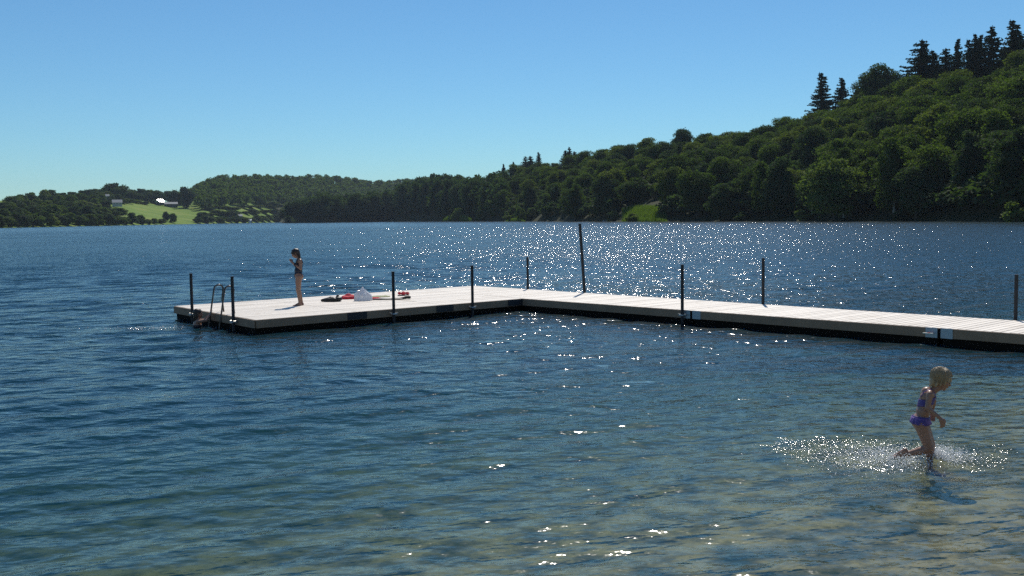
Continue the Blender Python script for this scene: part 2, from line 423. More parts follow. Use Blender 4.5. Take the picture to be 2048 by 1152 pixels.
def make_tree_proto(seed, W, H, z0, style, nl, n, leaf, flat=0.75):
    g = np.random.default_rng(seed)
    P, N = crown_points(g, W, H - z0, z0, style, nl, n, flat)
    V, Q = leaf_quads(P, N, leaf, g)
    # dense inner leaves so the crown closes
    P2, N2 = crown_points(g, W * 0.62, (H - z0) * 0.8, z0 + (H - z0) * .05, style, nl, n // 5, flat)
    V2, Q2 = leaf_quads(P2, N2, leaf * 2.0, g)
    crown = np_mesh('crown', np.vstack([V, V2]), np.vstack([Q, Q2 + len(V)]))
    return crown, trunk_mesh('trunk', H * 0.8, 0.28, g)
PROTO = {}
for k, (W, H, z0, st, nl, n, lf, fl) in enumerate((
        (15.5, 20, 3, 'round', 30, 11500, 0.50, .62), (14.5, 19, 2.5, 'round', 26, 11000, 0.48, .66), (16.5, 20.5, 3.5, 'round', 38, 13000, 0.5, .62), (16.5, 18.5, 3, 'broad', 34, 12500, 0.5, .6),
        (9.5, 22, 2, 'tall', 30, 9000, 0.42, 1.0), (8.5, 21, 2, 'tall', 26, 8500, 0.40, 1.1), (11, 17, 1.5, 'round', 20, 8000, 0.46, .8), (10, 20, 1.5, 'tall', 24, 8500, .44, .9))):
    PROTO['t%d' % k] = make_tree_proto(40 + k, W, H, z0, st, nl, n, lf, fl)
for k, (W, H, z0, st, nl, n, lf, fl) in enumerate(((11, 12, .6, 'round', 16, 2600, 0.8, .8), (9, 13, .6, 'tall', 15, 2400, 0.75, .9), (13, 12, .6, 'broad', 18, 2800, 0.85, .7))):
    PROTO['f%d' % k] = make_tree_proto(80 + k, W, H, z0, st, nl, n, lf, fl)     # for trees a kilometre off
for k in range(3):
    g = np.random.default_rng(90 + k); P, N = crown_points(g, 5, 3.6, 0, 'round', 9, 2200, .8); V, Q = leaf_quads(P, N, 0.36, g)
    PROTO['b%d' % k] = (np_mesh('foliage', V, Q), trunk_mesh('stem', 2.0, 0.1, g, 3))
for pr in PROTO.values(): pass

def spruce_proto(seed, H, W, ragged):
    g = np.random.default_rng(seed); Vs, Qs, c = [], [], 0
    nw = 34
    for i in range(nw):
        z = H * (0.10 + 0.90 * (i / nw) ** 0.92); frac = (1 - (z / H)) 
        L0 = W * 0.5 * (frac ** 0.62) + 0.25
        for j in range(int(5 + 7 * frac)):
            a = g.random() * 2 * PI; L = L0 * (0.55 + ragged * g.random() + 0.25 * g.random()); m_ = max(3, int(L / 0.32))
            for s in range(m_):
                tt = (s + 0.5) / m_; rr = L * tt
                zz = z - rr * 0.30 + (tt ** 2) * L * 0.28 + g.normal() * 0.05
                for side_ in range(3):
                    w_ = (0.45 + 0.5 * (1 - tt)) * (0.7 + 0.6 * g.random()); aa = a + g.normal() * 0.10
                    p = np.array([math.cos(aa) * rr, math.sin(aa) * rr, zz])
                    d = np.array([math.cos(aa), math.sin(aa), -0.25]); q = np.array([-math.sin(aa), math.cos(aa), g.normal() * .5 - 0.2])
                    hang = np.array([0, 0, -0.34 * (0.5 + g.random())])
                    V = [p - d * .28 - q * w_ * .35, p + d * .34 + hang * .2, p + q * w_ * .35 + hang * .5, p - d * .2 + hang]
                    Vs += V; Qs.append((c, c + 1, c + 2, c + 3)); c += 4
    return np_mesh('crown', np.array(Vs), np.array(Qs)), trunk_mesh('trunk', H, 0.22, g, 0)
for k, (H, W, rg_) in enumerate(((21, 13, .45), (20, 11.5, .3), (19, 14, .85))): PROTO['s%d' % k] = spruce_proto(120 + k, H, W, rg_)

MATSET = {}
def tree(proto, x, y, scale, sz, rz, label, group, name='broadleaf_tree', cat='tree', leafmat=None, bark=None, dz=0.0, hidden_trunk=False, parts=('trunk', 'crown')):
    leafmat = leafmat or LEAF; bark = bark or BARK
    cr, tk = PROTO[proto]
    key = (proto, leafmat.name)
    if key not in MATSET:
        c2 = cr.copy(); c2.name = cr.name; c2.materials.clear(); c2.materials.append(leafmat); MATSET[key] = c2
    key2 = (proto, bark.name)
    if key2 not in MATSET:
        c3 = tk.copy(); c3.materials.clear(); c3.materials.append(bark); MATSET[key2] = c3
    r = empty(name, (x, y, tz(x, y) + dz), rz); r.scale = (scale, scale, sz); tag(r, label, cat, group)
    for nm, me_ in ((parts[0], MATSET[key2]), (parts[1], MATSET[key])):
        o = bpy.data.objects.new(nm, me_); C.objects.link(o); o.parent = r
    return r

R_ = random.Random(5)
# --- right hillside: individual crowns row by row up the slope
PTOP = RIDGE_R_TOP
def hillside():
    n = 0
    rows = 10
    pts = []
    for row in range(rows):
        s = row / (rows - 1.0)
        px = 1000.0
        while px < 2210:
            d0 = float(interp(px, *SH_R)); dep = float(interp(px, *DEP_R))
            r = d0 + 5 + (dep - 5) * s + R_.uniform(-5, 5)
            # spacing grows with distance so that about 200 trees cover the slope
            sp = (11.5 if row == 0 else 12.5) * (1 + 0.5 * max(0, (1500 - px) / 500)) * (0.66 if row == rows - 1 else 1)
            pts.append((px + R_.uniform(-.3, .3) * sp / r * F, r, row)); px += sp / r * F
    return pts
pts = hillside()
print('hillside trees', len(pts))
for (px, r, row) in pts:
    x, y = on(px, r)
    # the reed clearing on the shore
    if row <= 1 and 1238 < px < 1335: continue
    if row == 0:
        pr = R_.choice(['t4', 't5', 't7', 't4', 't6', 't0']); hs = R_.uniform(0.82, 1.12); lm = R_.choice([LEAF, LEAF_BLUE, LEAF_BLUE])
        if px < 1450: hs *= R_.uniform(0.95, 1.1)
        lab, grp = 'tall dark tree in the front row of the right wood, growing at the water edge', 'trees at the water edge below the right hillside'
        bk = BARK_PALE if pr in ('t4', 't5') and R_.random() < .5 else BARK
        tree(pr, x, y, hs, hs * R_.uniform(.95, 1.08), R_.uniform(0, 6.28), lab, grp, leafmat=lm, bark=bk)
    elif row < 5:
        big = 1.0
        lm = R_.choice([LEAF, LEAF, LEAF, LEAF_BLUE, LEAF_FRESH]); pr = R_.choice(['t0', 't1', 't2', 't3', 't6', 't7']); hs = R_.uniform(0.70, 1.02) * big
        tree(pr, x, y, hs, hs * R_.uniform(.85, 1.1), R_.uniform(0, 6.28), 'dense green broadleaf tree on the lower slope of the right hillside, behind the waterside row', 'trees on the lower slope of the right hillside', leafmat=lm)
    else:
        lm = R_.choice([LEAF, LEAF, LEAF, LEAF_BLUE, LEAF_FRESH]); pr = R_.choice(['t0', 't1', 't2', 't3', 't2', 't3']); hs = R_.uniform(0.66, 0.98)
        if row == 9: hs *= 0.98
        tree(pr, x, y, hs, hs * R_.uniform(.85, 1.05), R_.uniform(0, 6.28), 'sunlit green broadleaf tree on the upper slope of the right hillside, below the skyline spruces', 'trees on the upper slope of the right hillside', leafmat=lm)
# a pale tree that leans out over the water
x, y = on(1668, 326)
tree('t3', x, y, 1.0, 1.08, 0.8, 'lighter yellow-green tree with feathery sprays at the water, brightest in the wood', None, leafmat=LEAF_PALE)

# --- spruces on the skyline, each from its photo position
def top_tree(px, py, r, proto, base_H, label, group, width=1.0, leafmat=None, name='spruce_tree', cat='spruce', minh=8):
    x, y = on(px, r); z = tz(x, y); top = zat(px, py, y); h = max(minh, top - z); s = h / base_H
    return tree(proto, x, y, width * min(max(s, .8), 1.35), s, R_.uniform(0, 6.28), label, group, name=name, cat=cat, leafmat=leafmat or NEEDLE)
GR = 'dark spruces on the skyline of the right hill'
for (px, py, wd, lab) in (
    (1838, 70, 1.25, 'dark ragged spruce with long bare side branches, leftmost of the high skyline cluster'),
    (1860, 105, 1.0, 'short dark spruce tucked against the right side of the ragged skyline spruce'),
    (1886, 88, 0.9, 'dark spruce third from the left in the high skyline cluster'),
    (1910, 76, 0.8, 'slim dark spruce fourth from the left in the high skyline cluster'),
    (1931, 84, 0.8, 'slender dark spruce just left of the crowded middle of the high skyline cluster'),
    (1943, 66, 0.75, 'narrow dark spruce in the crowded middle of the high skyline cluster'),
    (1955, 68, 0.85, 'dark spruce immediately left of the full broad spruce on the high skyline'),
    (1975, 58, 1.15, 'full broad dark spruce in the middle of the high skyline cluster'),
    (2017, 46, 1.1, 'tallest dark spruce with tiered thin branches near the right frame edge'),
    (2002, 84, 0.9, 'short dark spruce left of the tallest tiered spruce'),
    (2030, 70, 0.9, 'dark spruce close behind the right side of the tallest tiered spruce'),
    (2046, 56, 0.9, 'dark spruce cut by the right frame edge on the skyline'),
    (1640, 150, 1.15, 'bushy dark spruce standing alone on the skyline, left one of a pair'),
    (1680, 154, 1.05, 'smooth conical dark spruce on the skyline, right one of a pair'),
    (1712, 166, 0.8, 'small dark spruce top just right of the skyline pair'),
    (1726, 162, 0.75, 'small spiky spruce top between the skyline pair and the high cluster')):
    dep = float(interp(px, *SH_R)) + float(interp(px, *DEP_R)) + R_.uniform(10, 22)
    top_tree(px, py, dep, R_.choice(['s0', 's1', 's2']) if px not in (1838, 1975, 1680, 1640) else {1838: 's2', 1975: 's0', 1680: 's1', 1640: 's0'}[px], 20, lab, GR, wd)
for (px, py) in ((1008, 330), (1028, 326), (1052, 312), (1062, 311), (1078, 309), (1132, 300), (1140, 299), (1150, 302)):
    dep = float(interp(px, *SH_R)) + float(interp(px, *DEP_R)) + 8
    top_tree(px, py - 3, dep, R_.choice(['s0', 's1', 's2']), 20, 'small distant spruce tip rising above the low end of the ridge', 'spruce tips above the low end of the ridge', 0.8)
for (px, py, lab) in ((1762, 132, 'rounded dark pine-like crown on the skyline between the spruce pair and the high cluster'), (1742, 148, 'lower dark rounded crown left of the rounded skyline crown')):
    dep = float(interp(px, *SH_R)) + float(interp(px, *DEP_R)) + 8
    top_tree(px, py, dep, 't1', 19, lab, None, 0.9, LEAF_BLUE, 'broadleaf_tree', 'tree')

# --- headland wood in the middle distance: front row one by one, the rest as one mass
nh = 0
px = 566.0
while px < 1000:
    r = float(interp(px, *SH_R)) + 8; x, y = on(px, r); t_top = float(interp(px, *PTOP)) 
    z = tz(x, y); hh = zat(px, t_top, y) - z
    hs = min(hh * (R_.uniform(0.66, 1.05) if px < 780 else R_.uniform(0.8, 1.14)), 34) 
    if px < 590: hs = hh * 0.95
    H0 = 20; s = hs / H0; wd = min(max(s, .6), 1.25)
    tree(R_.choice(['t0', 't4', 't6', 't7', 't1']), x, y, wd, s, R_.uniform(0, 6.28), 'dark waterside tree along the low headland that juts in front of the far wooded hill', 'trees along the low headland', leafmat=LEAF_BLUE)
    nh += 1; px += R_.uniform(7.5, 10.5) * wd / r * F
print('headland', nh)
# --- left bank: hedgerow and garden trees
LB = 'trees scattered over the far left bank'
def lt(px, base_r, top, w, label, group=LB, pr=None, lm=None):
    lm = lm or R_.choice([LEAF, LEAF_BLUE, LEAF_BLUE, LEAF, LEAF_FRESH])
    """tree on the far left bank from bearing, range, its top in the photo and its width in photo pixels"""
    x, y = on(px, base_r); z = tz(x, y); h = max(3.0, zat(px, top, y) - z)
    pr = pr or R_.choice(['f0', 'f1', 'f2']); W0 = {'f0': 11, 'f1': 9, 'f2': 13}[pr]; H0 = 12.5
    tree(pr, x, y, w * base_r / F / W0, h / H0, R_.uniform(0, 6.28), label, group, leafmat=lm or LEAF_BLUE)
lt(232, 1330, 366, 36, 'large dome-shaped tree standing highest above the far left bank', None, 'f0')
for q_, t_ in ((196, 379), (208, 376), (253, 376), (264, 379), (282, 377), (300, 380), (318, 383), (350, 380), (362, 383)): lt(q_, 1425, t_, R_.uniform(20, 28), 'dark bushy tree among the fields and gardens of the far left bank')
lt(375, 1370, 376, 26, 'dark oval tree at the top right corner of the sloping green meadow', None, 'f1')
lt(545, 1560, 402, 22, 'pale round tree near the far shore right of the meadow', None, 'f0', LEAF_PALE)
lt(332, 1120, 423, 12, 'small dark bushy tree alone in the lower middle of the green meadow', None, 'f0')
lt(346, 1120, 427, 14, 'low dark thicket beside the bushy tree in the meadow', None, 'f2')
sh = lambda px: float(interp(px, *SH_L))
nl_ = 0
for (px0, px1, step, dr, top, jit, w) in (
        (-20, 240, 18, 12, 428, 5, 30), (-12, 250, 19, 90, 414, 5, 30), (5, 225, 19, 190, 401, 4, 28), (25, 240, 19, 290, 390, 4, 24), (70, 225, 19, 385, 381, 4, 22),
        (250, 290, 16, 15, 429, 4, 20), (285, 330, 14, 10, 437, 2, 16),
        (243, 330, 17, 330, 400, 4, 22), (262, 392, 15, 410, 386, 4, 22), (280, 372, 20, 450, 384, 3, 20),
        (396, 560, 13, 14, 433, 4, 22), (408, 560, 14, 70, 423, 5, 24), (420, 560, 16, 130, 414, 4, 26)):
    px = px0
    while px < px1:
        lt(px + R_.uniform(-4, 4), sh(px) + dr + R_.uniform(-20, 20) * (dr > 30), top + R_.uniform(-jit, jit) - (0.02 * (px - 150) if dr > 350 and px < 240 else 0), w * R_.uniform(.8, 1.15),
           'dark bushy tree among the fields and gardens of the far left bank'); px += step * R_.uniform(.85, 1.15); nl_ += 1
print('left trees', nl_)

# --- far wooded hill and the depth of the headland: one mass of crowns
def mass(name, pts, label, group=None, mt=None):
    g = np.random.default_rng(7); Vs, Qs, c = [], [], 0
    bank = []
    for k in range(5):
        P, N = crown_points(g, 12.5, 11, 1, ('round', 'broad', 'round', 'tall', 'round')[k], 14, 520, .75)
        bank.append(leaf_quads(P, N, 1.35, g))
    for (x, y, w_, h_) in pts:
        V, Q = bank[g.integers(5)]; a = g.random() * 6.28; ca, sa = math.cos(a), math.sin(a)
        W = np.stack([(V[:, 0] * ca - V[:, 1] * sa) * w_ / 12 + x, (V[:, 0] * sa + V[:, 1] * ca) * w_ / 12 + y, V[:, 2] * h_ / 12 + tz(x, y)], -1)
        Vs.append(W); Qs.append(Q + c); c += len(V)
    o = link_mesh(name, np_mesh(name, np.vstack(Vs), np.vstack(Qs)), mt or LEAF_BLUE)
    return tag(o, label, 'woodland', group, 'stuff')
p = []
for px in np.arange(380, 960, 11.0):
    d0, dep = float(interp(px, *SH_L)), float(interp(px, *DEP_L))
    for s in np.arange(0.16 if px > 400 else .6, 1.1, 0.085):
        q = px + R_.uniform(-5, 5); r = d0 + dep * s + R_.uniform(-10, 10); x, y = on(q, r)
        if q < 396 and s < .9: continue
        if q < 575 and s < .34 + .06 * R_.random(): continue
        p.append((x, y, R_.uniform(13, 19), R_.uniform(14, 19)))
mass('distant_woodland', p, 'far wooded hill, a closed mass of rounded crowns across the lake', mt=LEAF)
p = []
for px in np.arange(600, 1010, 10.0):
    d0, dep = float(interp(px, *SH_R)), float(interp(px, *DEP_R))
    for dd in np.arange(16, dep + 1, 16):
        q = px + R_.uniform(-5, 5); r = d0 + dd; x, y = on(q, r); hh = zat(q, float(interp(q, *PTOP)), y) - tz(x, y)
        p.append((x, y, R_.uniform(11, 16), max(8, min(24, hh * R_.uniform(.74, .98)))))
for px in np.arange(1000, 2300, 14.0):      # inside of the hillside wood, shade between the crowns painted by darker leaf colour
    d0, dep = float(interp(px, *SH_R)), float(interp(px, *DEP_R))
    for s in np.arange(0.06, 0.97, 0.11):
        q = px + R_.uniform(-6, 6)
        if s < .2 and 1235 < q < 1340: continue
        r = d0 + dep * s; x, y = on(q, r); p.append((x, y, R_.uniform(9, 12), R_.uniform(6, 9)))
mass('undergrowth', p, 'undergrowth and closed wood between the taller trees, leaf colour darkened for the shade there')

# --- bushes and reeds along the right shore
for (px, w_, h_, lab, lm) in (
    (921, 2.7, 2.5, 'pale green willow bush above the small reed bed on the near side of the headland', LEAF_PALE),
    (962, 1.7, 2.6, 'slim pale bush left of the dark column of trees at the shore', LEAF_PALE),
    (1026, 1.7, 1.1, 'low pale rounded bush on the shore, left of its taller neighbour', LEAF_PALE),
    (1042, 1.3, 2.2, 'light green bush on the shore, right of the low pale rounded bush', LEAF_PALE),
    (576, 2.2, 2.4, 'low bush at the very tip of the headland', LEAF_BLUE),
    (1272, 1.6, 1.1, 'light green bush at the back of the large reed clearing', LEAF_PALE),
    (1225, 1.2, 1.3, 'greyish bush left of the large reed clearing', LEAF_BLUE),
    (1602, 1.1, 1.1, 'pale bush at the waterline left of the feathery light tree', LEAF_PALE),
    (1480, 1.2, 1.0, 'small dull green bush at the foot of the wood below the mid slope', LEAF_BLUE),
    (1800, 1.1, 1.2, 'dark low bush at the foot of the wood left of the birch-like trees', LEAF_BLUE),
    (2036, 1.2, 1.3, 'silvery green bush at the water by the right frame edge', LEAF_PALE)):
    x, y = on(px, float(interp(px, *SH_R)) - (33 if px < 940 else 3 if px < 1000 and px > 950 else 26 if 1000 < px < 1100 else 3))
    tree(R_.choice(['b0', 'b1', 'b2']), x, y, w_, h_, R_.uniform(0, 6), lab, None, 'bush', 'bush', lm, dz=-0.1, parts=('stem', 'foliage'))
def reeds(px0, px1, dr0, dr1, h, n, label, slope=0.0):
    g = np.random.default_rng(int(px0)); V, Q, c = [], [], 0
    for i in range(n):
        px = px0 + (px1 - px0) * g.random(); f = 1 - abs((px - px0) / (px1 - px0) * 2 - 1) ** 3
        d = dr0 + (dr1 - dr0) * g.random(); x, y = on(px, float(interp(px, *SH_R)) + d); z = tz(x, y)
        z = max(z, -0.3); hh = h * (0.6 + 0.6 * g.random()) * (0.45 + 0.55 * f); a = g.random() * PI; w_ = 0.10 + 0.12 * g.random(); lx, ly = g.normal(size=2) * 0.25
        dx, dy = math.cos(a) * w_, math.sin(a) * w_
        V += [(x - dx, y - dy, z), (x + dx, y + dy, z), (x + lx + dx * .2, y + ly + dy * .2, z + hh), (x + lx - dx * .2, y + ly - dy * .2, z + hh)]; Q.append((c, c + 1, c + 2, c + 3)); c += 4
    o = link_mesh('reeds', np_mesh('reeds', np.array(V), np.array(Q)), REED); tag(o, label, 'reeds', kind='stuff')
reeds(886, 944, -42, -28, 4.6, 6000, 'small bright green reed bed under the pale willow bush')
reeds(1244, 1334, -7, 26, 2.0, 7000, 'large bright green reed bed in the clearing at the foot of the wood')
reeds(1012, 1050, -34, -26, 1.8, 1500, 'thin strip of reeds beneath the low pale bushes')
reeds(2030, 2070, -3, 3, 1.2, 600, 'low reeds at the waterline by the right frame edge')

# ------------------------------------------------------------------ far buildings and boat
PLASTER = simple('plaster', (0.45, 0.43, 0.40), .8, .1, 1); WHITE = simple('white_wall', (0.78, 0.77, 0.74), .7, .05, 1)
DARKWALL = simple('dark_boards', (0.05, 0.055, 0.06), .8, .2, 1); ROOFG = simple('grey_roof', (0.20, 0.22, 0.24), .6, .15, 1)
ROOFW = simple('bright_metal_roof', (0.85, 0.86, 0.88), .30, .04, 1, metal=0.9); GLASSD = simple('window_glass', (0.02, 0.025, 0.03), .1, .1, 1)
def house(px, r, wpx, wall_h, roof_h, depth, wm, rm, label, name='house', nwin=3, dz=0, rot=0.0):
    x, y = on(px, r); L = wpx * r / F; root = empty(name, (x, y, tz(x, y) + dz), -math.atan2(x, y) + rot); tag(root, label, name.split('_')[-1])
    bm = bmesh.new(); box(bm, 0, 0, wall_h / 2 - 1, L, depth, wall_h + 2); bm_obj('wall', bm, wm, root)
    bm = bmesh.new(); e = .4
    v = [bm.verts.new(q) for q in ((-L/2 - e, -depth/2 - e, wall_h - .1), (L/2 + e, -depth/2 - e, wall_h - .1), (L/2 + e, depth/2 + e, wall_h - .1), (-L/2 - e, depth/2 + e, wall_h - .1), (-L/2 - e, 0, wall_h + roof_h), (L/2 + e, 0, wall_h + roof_h))]
    for f in ((0, 1, 5, 4), (2, 3, 4, 5), (0, 4, 3), (1, 2, 5), (3, 2, 1, 0)): bm.faces.new([v[i] for i in f])
    bm_obj('roof', bm, rm, root)
    for k in range(nwin):
        bm = bmesh.new(); box(bm, -L/2 + L * (k + .7) / (nwin + .4), -depth/2 - .02, wall_h * .55, min(1.2, L * .14), .1, min(1.1, wall_h * .45)); bm_obj('window', bm, GLASSD, root)
house(321, 1375, 11, 2.6, 2.8, 8, DARKWALL, ROOFW, 'low farmhouse with a roof flashing white in the sun above the meadow', 'farm_house', 2, dz=2.5, rot=.64)
house(343, 1380, 24, 2.8, 2.6, 9, DARKWALL, ROOFG, 'long dark barn with a grey roof right of the white-roofed farmhouse', 'farm_barn', 3, dz=1.5)
house(236, 1180, 17, 2.5, 3.2, 8, PLASTER, ROOFG, 'house with a pale grey roof below the large dome-shaped tree', 'garden_house', 3, dz=3)
house(217, 1230, 6, 3, 2.0, 5, WHITE, ROOFG, 'tiny white cottage left of the large dome-shaped tree', 'cottage', 1, dz=6)
house(478, 1345, 13, 2.2, 2.0, 6, PLASTER, ROOFG, 'low grey boathouse on the far shore right of the meadow', 'boat_shed', 2, dz=0)
house(478 + 22, 1335, 5, 3.0, 1.6, 5, WHITE, ROOFW, 'small white hut beside the low grey boathouse', 'hut', 1, dz=1)
def rowing_boat(px, label):
    p_ = at(px, 442.6, 0); p_ = Vector((*on(px, float(interp(px, *SH_R)) - 7), 0)); root = empty('rowing_boat', p_, 0.25); tag(root, label, 'boat')
    bm = bmesh.new(); n = 9; A, B, K = [], [], []
    for i in range(n):
        f = i / (n - 1) * 2 - 1; wdt = 0.72 * (1 - abs(f) ** 2.4) + .03; sheer = .42 + .22 * f * f
        A.append(bm.verts.new((f * 2.0, -wdt, sheer))); B.append(bm.verts.new((f * 2.0, wdt, sheer))); K.append(bm.verts.new((f * 1.85, 0, -.12 + .15 * f * f)))
    for i in range(n - 1): bm.faces.new((A[i], A[i+1], K[i+1], K[i])); bm.faces.new((K[i], K[i+1], B[i+1], B[i]))
    o = bm_obj('hull', bm, simple('boat_paint', (.35, .5, .6), .4, .1, 3), root); md = o.modifiers.new('s', 'SOLIDIFY'); md.thickness = .04
    for sx in (-.7, .6):
        bm = bmesh.new(); box(bm, sx, 0, .3, .25, 1.2, .04); bm_obj('thwart', bm, simple('boat_wood', (.3, .22, .14), .6), root)
rowing_boat(1213, 'small pale blue rowing boat lying low at the foot of the dark wood')

# ------------------------------------------------------------------ jetty
DZ = 0.305
def V2(px, py): p_ = at(px, py, DZ); return Vector((p_.x, p_.y))
A_, B_, C_, D_ = V2(350, 612), V2(511, 640), V2(1045, 597), V2(948, 571.5)
E_, F_ = V2(2048, 642), V2(2048, 668)
print('AB', (B_-A_).length, 'BC', (C_-B_).length, 'AD', (D_-A_).length, 'C', C_, 'F', F_, (F_-C_).normalized(), (D_-C_).length)
wn = (F_ - C_).normalized(); wf = (E_ - D_).normalized()
# deck wood: sun-bleached boards, one tone per board
m = mat('bleached_boards'); t = NT(m); b = t.n('ShaderNodeBsdfPrincipled'); o = t.n('ShaderNodeOutputMaterial')
geo = t.n('ShaderNodeNewGeometry'); mp = t.n('ShaderNodeMapping'); mp.inputs['Rotation'].default_value = (0, 0, -rad(40)); mp.inputs['Scale'].default_value = (1.2, 22, 3); t.l(geo.outputs['Position'], mp.inputs[0])
gr = t.noise(mp.outputs[0], 2.5, 5, .65); st = t.noise(geo.outputs['Position'], 1.1, 4, .6)
c = t.mix(gr, (0.72, 0.64, 0.54), (0.90, 0.83, 0.73)); c = t.mix(t.m('MULTIPLY', geo.outputs['Random Per Island'], 0.55), c, (0.50, 0.44, 0.37))
c = t.mix(t.m('MULTIPLY', t.m('GREATER_THAN', st, 0.60), 0.22), c, (0.36, 0.28, 0.18))
t.l(c, b.inputs['Base Color']); b.inputs['Roughness'].default_value = .55; b.inputs['Specular IOR Level'].default_value = .5
bp = t.n('ShaderNodeBump'); bp.inputs['Distance'].default_value = .004; t.l(gr, bp.inputs['Height']); t.l(bp.outputs[0], b.inputs['Normal']); t.l(b.outputs[0], o.inputs[0]); DECK = m
FASC = simple('fascia_board', (0.25, 0.18, 0.12), .75, .35, 2.5, bump=.003)
STEEL = simple('galvanised_plate', (0.34, 0.41, 0.46), .45, .12, 9, metal=.5)
STEEL_D = simple('post_steel', (0.035, 0.037, 0.04), .6, .35, 6, spec=.2)
PONT = simple('pontoon_black', (0.010, 0.010, 0.009), .85, .2, 3, spec=.08)
BOLT = simple('bright_bolt', (0.75, 0.72, 0.68), .3, .1, 9, metal=.7)
jet = empty('bathing_jetty', (C_.x, C_.y, 0)); tag(jet, 'L-shaped floating bathing jetty with bleached plank deck and dark floats', 'jetty')
JO = Vector((C_.x, C_.y, 0))
def q3(v, z=0): return (v[0] - JO.x, v[1] - JO.y)
def module(p0, p1, p2, p3, seed):
    """boards run p0->p1, stacked p0->p3"""
    g = random.Random(seed); L = (p3 - p0).length; n = int(round(L / 0.145)); bm = bmesh.new(); gap = 0.022 / L
    for i in range(n):
        a, b_ = i / n + gap / 2, (i + 1) / n - gap / 2; dz = g.uniform(-.0015, .0015); e0, e1 = g.uniform(-.002, .002), g.uniform(-.002, .002)
        d = (p1 - p0).normalized()
        prism(bm, [q3(p0.lerp(p3, a) + d * (.01 + e0)), q3(p1.lerp(p2, a) - d * (.01 + e1)), q3(p1.lerp(p2, b_) - d * (.01 + e1)), q3(p0.lerp(p3, b_) + d * (.01 + e0))], DZ - .032 + dz, DZ + dz)
    bm_obj('deck_section', bm, DECK, jet)
    c_ = (p0 + p1 + p2 + p3) / 4; bm = bmesh.new()
    prism(bm, [q3(c_ + (p - c_) * .982) for p in (p0, p1, p2, p3)], -0.30, DZ - .12)
    bm_obj('pontoon', bm, PONT, jet)
    bm = bmesh.new()
    prism(bm, [q3(c_ + (p - c_) * .988) for p in (p0, p1, p2, p3)], DZ - .13, DZ - .036)
    bm_obj('subframe', bm, PONT, jet)
def fascia(p0, p1, nrm, h=.168):
    bm = bmesh.new(); d = (p1 - p0).normalized() * .006; prism(bm, [q3(p0 + d), q3(p1 - d), q3(p1 - d + nrm * .035), q3(p0 + d + nrm * .035)], DZ - .004 - h, DZ - .004)
    bm_obj('fascia_board', bm, FASC, jet)
e1 = ((C_ - B_).normalized() + (D_ - A_).normalized()).normalized(); e2 = (B_ - A_).normalized()
LP = 2.42; ptsN = [B_, B_ + e1 * LP, B_ + e1 * 2 * LP, C_]; ptsF = [A_, A_ + e1 * LP, A_ + e1 * 2 * LP, A_ + e1 * ((C_ - B_).length)]
for i in range(3):
    module(ptsF[i], ptsF[i + 1], ptsN[i + 1], ptsN[i], i); fascia(ptsN[i], ptsN[i + 1], e2); fascia(ptsF[i + 1], ptsF[i], -e2)
fascia(A_, B_, -e1)
wperp = Vector((-wn.y, wn.x)); K_ = D_ + wf * ((C_ - D_).dot(wf)); 
G_ = ptsF[3]
# corner section: boards go on in the same direction
module(G_, D_, K_, C_, 9); fascia(D_, G_, -e2); fascia(K_, D_, wperp)
J1 = 5.25; prev_n, prev_f = C_, K_
for k in range(4):
    nn = C_ + wn * (J1 * (k + 1) + (.1 if k else 0)); nf = K_ + wf * (J1 * (k + 1) + (.1 if k else 0))
    module(prev_n, prev_f, nf, nn, 20 + k); fascia(prev_n, nn, -wperp); fascia(nf, prev_f, wperp)
    gap = wn * 0.05
    # connector plates either side of the joint
    for sgn in (-1, 1):
        bm = bmesh.new(); a = nn + wn * (0.03 if sgn > 0 else -0.24); prism(bm, [q3(a - wperp * .036), q3(a + wn * .21 - wperp * .036), q3(a + wn * .21 - wperp * .046), q3(a - wperp * .046)], DZ - .175, DZ + .004)
        bm_obj('connector_plate', bm, STEEL, jet)
    bm = bmesh.new(); a = nn - wn * .028; prism(bm, [q3(a - wperp * .036), q3(a + wn * .056 - wperp * .036), q3(a + wn * .056 - wperp * .040), q3(a - wperp * .040)], DZ - .175, DZ - .002); bm_obj('joint_rubber', bm, PONT, jet)
    prev_n, prev_f = nn, nf
for q in (ptsN[1], ptsN[2], C_ - e1 * .26):
    bm = bmesh.new(); a = q - e1 * .25; prism(bm, [q3(a + e2 * .036), q3(a + e1 * .5 + e2 * .036), q3(a + e1 * .5 + e2 * .044), q3(a + e2 * .044)] if q is not None and (q - C_).length > .5 else [q3(a + e2 * .036), q3(a + e1 * .48 + e2 * .036), q3(a + e1 * .48 + e2 * .044), q3(a + e2 * .044)], DZ - .165, DZ - .002); bm_obj('connector_plate', bm, STEEL_D, jet)

